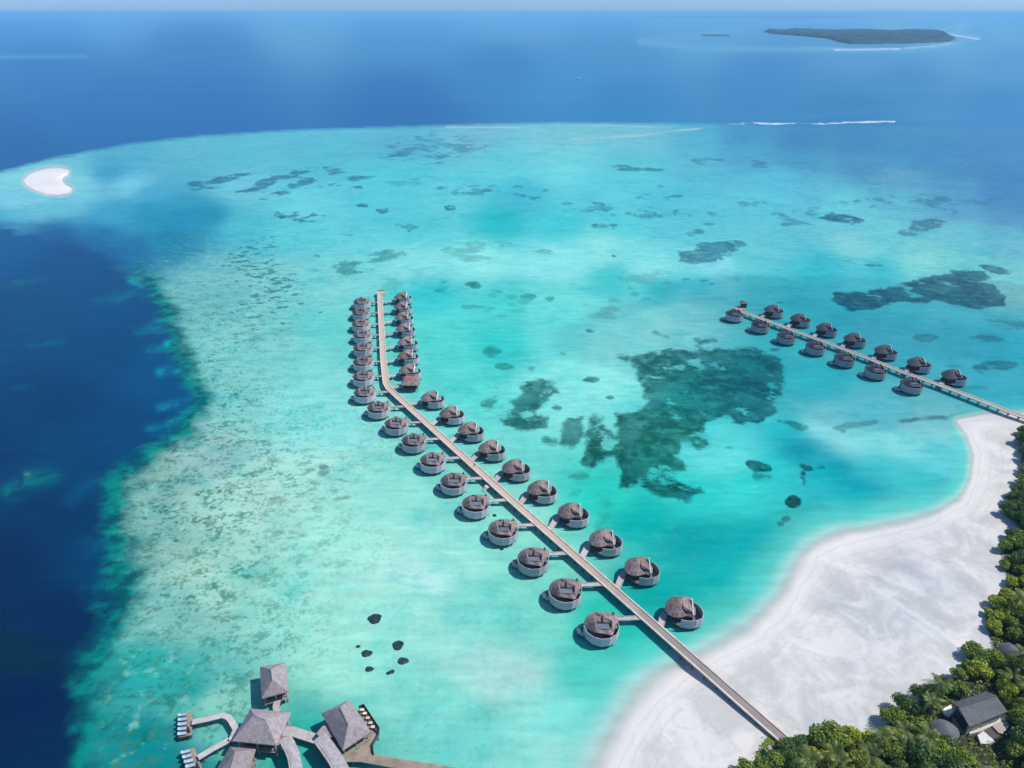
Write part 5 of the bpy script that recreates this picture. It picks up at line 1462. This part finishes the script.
# ---------------------------------------------------------------- vegetation
def leaf_mat(name, c1, c2, c3):
    m, nt, out = new_mat(name)
    oi = nt.nodes.new('ShaderNodeObjectInfo')
    geo = nt.nodes.new('ShaderNodeNewGeometry')
    tc = nt.nodes.new('ShaderNodeTexCoord')
    n = noise(nt, tc.outputs['Object'], 0.55, 3, 0.6)
    rpi = geo.outputs['Random Per Island']
    f = mathn(nt, 'ADD', mathn(nt, 'MULTIPLY', rpi, 0.5), mathn(nt, 'MULTIPLY', n, 0.5))
    c = mix(nt, maprange(nt, f, 0.25, 0.75), c1, c2)
    c = mix(nt, mathn(nt, 'MULTIPLY', oi.outputs['Random'], 0.55), c, c3)
    d = nt.nodes.new('ShaderNodeBsdfDiffuse')
    nt.links.new(c, d.inputs[0])
    tr = nt.nodes.new('ShaderNodeBsdfTranslucent')
    nt.links.new(mix(nt, 1.0, c, (0.9, 1.0, 0.4), 'MULTIPLY'), tr.inputs[0])
    gl = nt.nodes.new('ShaderNodeBsdfGlossy')
    gl.inputs['Roughness'].default_value = 0.45
    gl.inputs['Color'].default_value = (0.6, 0.7, 0.6, 1)
    m1 = nt.nodes.new('ShaderNodeMixShader'); m1.inputs[0].default_value = 0.28
    nt.links.new(d.outputs[0], m1.inputs[1]); nt.links.new(tr.outputs[0], m1.inputs[2])
    m2 = nt.nodes.new('ShaderNodeMixShader'); m2.inputs[0].default_value = 0.04
    nt.links.new(m1.outputs[0], m2.inputs[1]); nt.links.new(gl.outputs[0], m2.inputs[2])
    nt.links.new(m2.outputs[0], out.inputs[0])
    return m
G_DARK = leaf_mat('dark_leaves', (0.049, 0.101, 0.024), (0.121, 0.203, 0.032), (0.091, 0.162, 0.036))
G_MID = leaf_mat('green_leaves', (0.097, 0.167, 0.017), (0.264, 0.334, 0.029), (0.193, 0.253, 0.024))
G_LIME = leaf_mat('yellow_green_leaves', (0.203, 0.264, 0.022), (0.467, 0.505, 0.036), (0.346, 0.384, 0.029))
G_PALM = leaf_mat('palm_leaves', (0.082, 0.121, 0.023), (0.194, 0.227, 0.049), (0.097, 0.130, 0.032))
G_DRY = leaf_mat('dry_leaves', (0.16, 0.12, 0.05), (0.25, 0.19, 0.08), (0.2, 0.15, 0.06))
BARK = simple_mat('tree_bark', (0.13, 0.105, 0.085), 0.9, 0.3, 2.0)

def raw_mesh(name, vs, fs, mats, midx=None):
    me = bpy.data.meshes.new(name)
    me.from_pydata(vs, [], fs)
    for m_ in mats:
        me.materials.append(m_)
    if midx is not None:
        me.polygons.foreach_set('material_index', midx)
    return me

def crown_mesh(seed, rad, h, mat, leaves, nl):
    rg = random.Random(seed)
    lobes = []
    for k in range(nl):
        a = rg.random() * 6.283; q = math.sqrt(rg.random()) * 0.68
        zz = h * (0.66 - 0.22 * q + rg.uniform(-.10, .14))
        lobes.append((rad * q * math.cos(a), rad * q * math.sin(a), zz, rad * rg.uniform(.26, .46)))
    lobes.append((0, 0, h * .74, rad * .5))
    vs, fs = [], []
    # inner leafy cores, rough and dark because they lie in their own shade
    for (x, y, z, r_) in lobes:
        bm = bmesh.new()
        bmesh.ops.create_icosphere(bm, subdivisions=1, radius=r_ * .80)
        k = len(vs)
        for v in bm.verts:
            j = rg.uniform(.8, 1.12)
            vs.append((x + v.co.x * j, y + v.co.y * j, z + v.co.z * j * .8))
        for f_ in bm.faces:
            fs.append(tuple(k + v.index for v in f_.verts))
        bm.free()
    tot = sum(l[3] ** 2 for l in lobes)
    for (x, y, z, r_) in lobes:
        for _ in range(int(leaves * r_ * r_ / tot)):
            u = rg.uniform(-.45, 1.0); a = rg.random() * 6.283
            s_ = math.sqrt(1 - u * u)
            d = Vector((s_ * math.cos(a), s_ * math.sin(a), u))
            rr = r_ * rg.uniform(.78, 1.16)
            p = Vector((x, y, z)) + Vector((d.x, d.y, d.z * .85)) * rr
            nrm = (d + Vector((rg.gauss(0, .45), rg.gauss(0, .45), rg.gauss(0, .45) + .35))).normalized()
            t = nrm.cross(Vector((rg.gauss(0, 1), rg.gauss(0, 1), rg.gauss(0, 1)))).normalized()
            b = nrm.cross(t)
            L = rg.uniform(.20, .42); W = L * rg.uniform(.45, .8)
            k = len(vs)
            vs += [tuple(p - t * L), tuple(p + b * W * .9 + nrm * .05), tuple(p + t * L - nrm * .08), tuple(p - b * W + nrm * .05)]
            fs.append((k, k + 1, k + 2, k + 3))
    return raw_mesh('crown', vs, fs, [mat]), lobes

def tree_proto(seed, rad, h, mat, leaves=1700, nl=9, name='broadleaf_tree'):
    r = empty(name)
    me, lobes = crown_mesh(seed, rad, h, mat, leaves, nl)
    c = link(bpy.data.objects.new('crown', me)); c.parent = r
    mb = MB()
    mb.tube((0, 0, -0.6), (0.1, 0.05, h * .42), 0.055 * h * .6, 0.035 * h * .6, 8)
    for (x, y, z, r_) in lobes[:6]:
        mb.tube((0.1, 0.05, h * .38), (x * .85, y * .85, z * .92), 0.02 * h * .6, 0.008 * h * .6, 5)
    mb.build('trunk', BARK, r)
    r['rad'] = rad
    return r

def palm_proto(seed, h, L=4.2, n=13):
    rg = random.Random(seed)
    r = empty('coconut_palm')
    mb = MB()
    lean = (rg.uniform(-.9, .9), rg.uniform(-.9, .9))
    pts = [Vector((lean[0] * (t ** 2), lean[1] * (t ** 2), h * t - .5 * (1 - t))) for t in [k / 6 for k in range(7)]]
    for i in range(6):
        mb.tube(pts[i], pts[i + 1], .20 - .012 * i, .19 - .012 * (i + 1), 7)
    mb.build('trunk', BARK, r)
    top = pts[-1]
    vs, fs = [], []
    for k in range(n):
        a = 2 * math.pi * k / n + rg.uniform(-.15, .15)
        el = rg.uniform(-.25, 1.15)
        d = Vector((math.cos(a), math.sin(a), 0))
        spine = []
        for i in range(13):
            t = i / 12
            out_ = L * (t * math.cos(el) * .95 + .05)
            up = L * (t * math.sin(el) - .50 * t * t * (.55 + .6 * math.cos(el)))
            spine.append(top + d * out_ + Vector((0, 0, up + .15)))
        side = Vector((-d.y, d.x, 0))
        for i in [q_ * .5 for q_ in range(1, 24)]:
            i0 = int(i); fr = i - i0
            p = spine[i0].lerp(spine[i0 + 1], fr); q = spine[min(12, i0 + 1)] + (spine[min(12, i0 + 1)] - spine[i0]) * .3
            fw = (q - p).normalized()
            w_ = .55 * math.sin(math.pi * (i / 13.0) ** .75) + .12
            for s in (-1, 1):
                tip = p + side * s * w_ + fw * .5 * w_ - Vector((0, 0, .32 * w_))
                b0 = p - fw * .045; b1 = p + fw * .055
                m_ = len(vs)
                vs += [tuple(b0), tuple(b1), tuple(tip + fw * .03), tuple(tip - fw * .03)]
                fs.append((m_, m_ + 1, m_ + 2, m_ + 3))
    me = raw_mesh('crown', vs, fs, [G_PALM])
    c = link(bpy.data.objects.new('crown', me)); c.parent = r
    r['rad'] = 2.4
    return r

protos = {'dark': [tree_proto(1, 4.6, 6.4, G_DARK, 2300, 11), tree_proto(2, 3.6, 5.2, G_DARK, 1600, 9)],
          'mid': [tree_proto(3, 4.0, 5.8, G_MID, 2000, 10), tree_proto(4, 3.2, 4.8, G_MID, 1500, 8), tree_proto(5, 2.4, 3.6, G_MID, 1000, 7)],
          'lime': [tree_proto(6, 3.2, 4.2, G_LIME, 1500, 9), tree_proto(7, 2.3, 3.2, G_LIME, 1000, 7)],
          'palm': [palm_proto(8, 7.4), palm_proto(9, 8.4, 4.4), palm_proto(10, 6.6, 3.8, 12)]}
used_p = set()
def spawn(kind, idx, x, y, rz, sc):
    p = protos[kind][idx % len(protos[kind])]
    o_ = p if id(p) not in used_p else copy_tree(p)
    used_p.add(id(p))
    o_.location = (x, y, ground_z(x, y) - .05)
    o_.rotation_euler = (0, 0, rz)
    o_.scale = (sc, sc, sc * 1.0)
    return o_

keep_out = [at(x, y, HZ + 1) for x, y in ((946, 727), (1008, 648), (992, 770))]
house_poly = [(944, 712), (954, 705), (986, 694), (1006, 711), (1008, 728), (992, 742), (978, 742), (962, 733), (944, 734), (936, 728)]
def inside(px, py, poly):
    return float(sdf_poly(np.array([float(px)]), np.array([float(py)]), poly)[0])
rt = random.Random(21)
trees = []
xmin, xmax, ymin, ymax = 30, 330, 82, 300
cand = []
# broadleaf placement: dart throwing, big trees first
for rmin, n_try in ((3.4, 14000), (2.3, 20000)):
    for _ in range(n_try):
        x, y = rt.uniform(xmin, xmax), rt.uniform(ymin, ymax)
        px, py = to_px(np.array([x]), np.array([y]))
        px, py = float(px[0]), float(py[0])
        if px > 1050 or py > 800 or px < 690:
            continue
        s = inside(px, py, FOREST)
        if s < (3.0 if py < 640 else 4.5):
            continue
        # the part of the frame that a crown here could reach
        if inside(px, py - 13, house_poly) > -10.0 or inside(px, py - 4, house_poly) > -9:
            continue
        if any((x - k.x) ** 2 + (y - k.y) ** 2 < (3.4 + rmin) ** 2 for k in keep_out):
            continue
        if any((x - t[0]) ** 2 + (y - t[1]) ** 2 < ((rmin + t[2]) * .57) ** 2 for t in trees):
            continue
        trees.append((x, y, rmin, px, py, s))
PALMS = [(862, 757, 0), (917, 742, 1), (878, 742, 0), (1012, 600, 2), (925, 706, 1), (934, 690, 0), (827, 757, 2), (836, 764, 0), (896, 737, 1), (1018, 662, 0), (1006, 676, 2), (800, 768, 1), (1016, 690, 0)]
palm_rec = []
for (x, y, i) in PALMS:
    g = at(x, y + 14, 1.4)
    palm_rec.append((g.x, g.y, i, x, y))
land_names = [('the foot of the long jetty', at(797, 752)), ('the beach house', at(975, 712)), ('the round slate hut', at(946, 732)), ('the cottage at the right edge', at(1008, 655)), ('the foot of the far jetty', at(1024, 424)), ('the roof at the bottom edge', at(992, 775))]
recs = []
for (x, y, r_, px, py, s) in trees:
    near_edge = s < 11
    q = math.sin(px * .045 + 1.3) + math.cos(py * .06 + px * .02) + rt.gauss(0, .55)
    if py < 560:
        kind = 'dark' if rt.random() < .8 else 'mid'
    elif q > .75:
        kind = 'lime'
    elif q < -.55:
        kind = 'dark'
    else:
        kind = 'mid'
    if r_ > 3:
        idx = 0 if kind != 'mid' else rt.randrange(2)
        sc = rt.uniform(.85, 1.15)
    else:
        idx = 1 if kind != 'mid' else 2
        sc = rt.uniform(.85, 1.2)
    if near_edge:
        sc *= .82
    recs.append((kind, idx, x, y, sc, r_))
rank = {}
for R_ in sorted(recs, key=lambda t: min((Vector((t[2], t[3], 0)) - l[1]).length for l in land_names)):
    kind, idx, x, y, sc, r_ = R_
    nm, _p = min(land_names, key=lambda l: (Vector((x, y, 0)) - l[1]).length)
    key = (kind, nm)
    k = rank.get(key, 0); rank[key] = k + 1
    tone = {'dark': 'dark green', 'mid': 'mid green', 'lime': 'yellow-green'}[kind]
    o_ = spawn(kind, idx, x, y, rt.uniform(0, 6.28), sc)
    tag(o_, '%s bushy tree, %s nearest of its tone to %s' % (tone, ordw(k), nm), 'tree', 'broadleaf trees of the beach forest')
prank = {}
for (x, y, i, px, py) in sorted(palm_rec, key=lambda t: min((Vector((t[0], t[1], 0)) - l[1]).length for l in land_names)):
    nm, _p = min(land_names, key=lambda l: (Vector((x, y, 0)) - l[1]).length)
    k = prank.get(nm, 0); prank[nm] = k + 1
    o_ = spawn('palm', i, x, y, rt.uniform(0, 6.28), rt.uniform(.85, 1.08))
    tag(o_, 'coconut palm with spread fronds, %s nearest to %s' % (ordw(k), nm), 'palm', 'coconut palms standing among the broadleaf trees')
for k_ in protos.values():
    for p in k_:
        if id(p) not in used_p:
            for c in list(p.children):
                bpy.data.objects.remove(c)
            bpy.data.objects.remove(p)
print('TREES', len(recs), 'palms', len(palm_rec))

# undergrowth: leaves over the forest floor and a thin fringe of creeper on the sand
def undergrowth():
    rg = np.random.RandomState(5)
    n = 150000
    x = rg.uniform(30, 330, n); y = rg.uniform(84, 300, n)
    px, py = to_px(x, y)
    s = sdf_poly(px, py, FOREST)
    s2 = sdf_poly(px, py - 4, house_poly)
    ok = (px < 1050) & (py < 800) & (s > 1.2 + rg.exponential(1.0, n)) & (s2 < -1)
    x, y, px, py, s = x[ok], y[ok], px[ok], py[ok], s[ok]
    m_ = 62000
    x, y, px, py, s = x[:m_], y[:m_], px[:m_], py[:m_], s[:m_]
    n = len(x)
    gz = land_z(px, py)
    hmax = np.clip((s - 1) * .25, .15, 1.7)
    z = gz + hmax * (0.55 + .45 * np.sin(x * .9 + 1.3 * np.sin(y * .7)) * np.cos(y * .8)) * rg.uniform(.6, 1.0, n)
    nr = np.stack([rg.normal(0, .5, n), rg.normal(0, .5, n), np.ones(n)], -1)
    nr /= np.linalg.norm(nr, axis=1)[:, None]
    rv = rg.normal(0, 1, (n, 3))
    t = np.cross(nr, rv); t /= np.linalg.norm(t, axis=1)[:, None]
    b = np.cross(nr, t)
    L = rg.uniform(.18, .40, n)[:, None]; W = L * rg.uniform(.5, .9, n)[:, None]
    p = np.stack([x, y, z], -1)
    V = np.stack([p - t * L, p + b * W, p + t * L, p - b * W], 1).reshape(-1, 3)
    me = bpy.data.meshes.new('undergrowth')
    me.vertices.add(4 * n); me.vertices.foreach_set('co', V.reshape(-1).astype(np.float32))
    me.loops.add(4 * n); me.polygons.add(n)
    me.loops.foreach_set('vertex_index', np.arange(4 * n, dtype=np.int32))
    me.polygons.foreach_set('loop_start', (np.arange(n) * 4).astype(np.int32))
    me.update(calc_edges=True)
    me.materials.append(G_MID)
    tag(link(bpy.data.objects.new('undergrowth', me)), 'low green undergrowth covering the ground between the trees', None, None, 'stuff')
undergrowth()
# creeping plant on the sand left of the jetty foot
rg = random.Random(9)
vs, fs = [], []
for k in range(260):
    t = rg.random()
    px, py = 757 + 14 * t + rg.gauss(0, 2.0), 757 - 20 * t + rg.gauss(0, 2.6) * (1 - t * .5)
    p = at(px, py, 1.6)
    a = rg.random() * 6.28; s_ = rg.uniform(.12, .32)
    k0 = len(vs)
    for j in range(4):
        vs.append((p.x + s_ * math.cos(a + j * 1.57), p.y + s_ * math.sin(a + j * 1.57), ground_z(p.x, p.y) + rg.uniform(.1, .35)))
    fs.append((k0, k0 + 1, k0 + 2, k0 + 3))
cr = link(bpy.data.objects.new('beach_creeper', raw_mesh('beach_creeper', vs, fs, [G_MID])))
tag(cr, 'sparse green creeper spreading over the sand left of the jetty foot', 'creeper')

# ---------------------------------------------------------------- far islands, reef edge boat
def island(poly_px, hmax, name_t, label_t, label_f, treecol, seed=1, nx=150, ny=26, zbase=1.2):
    P = np.array([tuple(at(x, y).xy) for x, y in poly_px])
    x0, y0 = P.min(0); x1, y1 = P.max(0)
    mx, my = (x1 - x0) * .06, (y1 - y0) * .12
    X, Y = np.meshgrid(np.linspace(x0 - mx, x1 + mx, nx), np.linspace(y0 - my, y1 + my, ny))
    kx = 1.0
    sdv = sdf_poly(X, Y, P, 1.0)
    rg = np.random.RandomState(seed)
    mat = simple_mat(name_t + '_sand', (0.50, 0.48, 0.44), .95, .05, .01)
    o1 = grid_mesh(name_t, X, Y, np.clip(.6 + sdv * .03, -2, zbase), {'_keep': sdv > -60}, mat)
    tag(o1, label_t, None, None, 'structure')
    bump = hmax * (.72 + .28 * rg.rand(*X.shape))
    env = np.clip((sdv - 4) / 22, 0, 1) ** .5
    Z = zbase + bump * env * (.85 + .15 * np.sin(X / 70.) )
    m, nt, out = new_mat(name_t + '_trees')
    b = nt.nodes.new('ShaderNodeBsdfPrincipled')
    geo = nt.nodes.new('ShaderNodeNewGeometry')
    nn = noise(nt, geo.outputs['Position'], 1 / 25, 5, .7)
    nt.links.new(mix(nt, maprange(nt, nn, .35, .65), tuple(v * .5 for v in treecol), tuple(v * 1.4 for v in treecol)), b.inputs['Base Color'])
    b.inputs['Roughness'].default_value = .9
    nt.links.new(b.outputs[0], out.inputs[0])
    o2 = grid_mesh('far_woodland', X, Y, Z, {'_keep': sdv > 3}, m)
    for p in o2.data.polygons:
        p.use_smooth = False
    tag(o2, label_f, None, None, 'stuff')
island([(764, 32), (790, 31.2), (830, 31.8), (880, 32.2), (930, 32.2), (946, 34.5), (951, 38.5), (944, 41.5), (905, 43), (872, 43.6), (846, 43.8), (832, 39.5), (800, 36.3), (775, 34.5)], 30, 'island_terrain', 'low sandy ground of the distant wooded island', 'dense dark woodland covering the distant island', (.012, .032, .016), 1, 220, 46)
island([(700, 35.4), (714, 35.0), (731, 35.4), (728, 36.2), (704, 36.2)], 8, 'islet_terrain', 'tiny low islet left of the wooded island', 'scrub on the tiny islet left of the wooded island', (.03, .06, .03), 2, 40, 8)
island([(640, 16.6), (700, 16.3), (760, 16.2), (830, 16.5), (862, 17.2), (820, 17.9), (700, 17.9), (650, 17.5)], 26, 'horizon_island_terrain', 'long thin island lying along the horizon', 'woodland of the long thin island on the horizon', (.03, .06, .03), 3, 160, 8)
island([(512, 15.6), (560, 15.4), (620, 15.6), (610, 16.2), (520, 16.2)], 18, 'faint_island_terrain', 'faint low island on the middle of the horizon', 'woodland of the faint low island on the horizon', (.03, .06, .03), 4, 90, 6)

p = at(577, 79)
bt = empty('motor_boat', (p.x, p.y, 0), .1)
tag(bt, 'tiny white motor boat far out on the open sea', 'boat')
MB().add([(-7, -1.8, .0), (5, -1.8, 0), (8.5, 0, .5), (5, 1.8, 0), (-7, 1.8, 0), (-7, -2.2, 1.6), (5, -2.2, 1.8), (9.5, 0, 2.2), (5, 2.2, 1.8), (-7, 2.2, 1.6)],
         [(4, 3, 2, 1, 0), (5, 6, 7, 8, 9), (0, 1, 6, 5), (1, 2, 7, 6), (2, 3, 8, 7), (3, 4, 9, 8), (4, 0, 5, 9)]).build('hull', M['white'], bt)
MB().box((-1, 0, 2.6), (6, 2.8, 1.8)).box((-1.5, 0, 3.7), (7, 3.2, .2)).build('cabin', M['white'], bt)
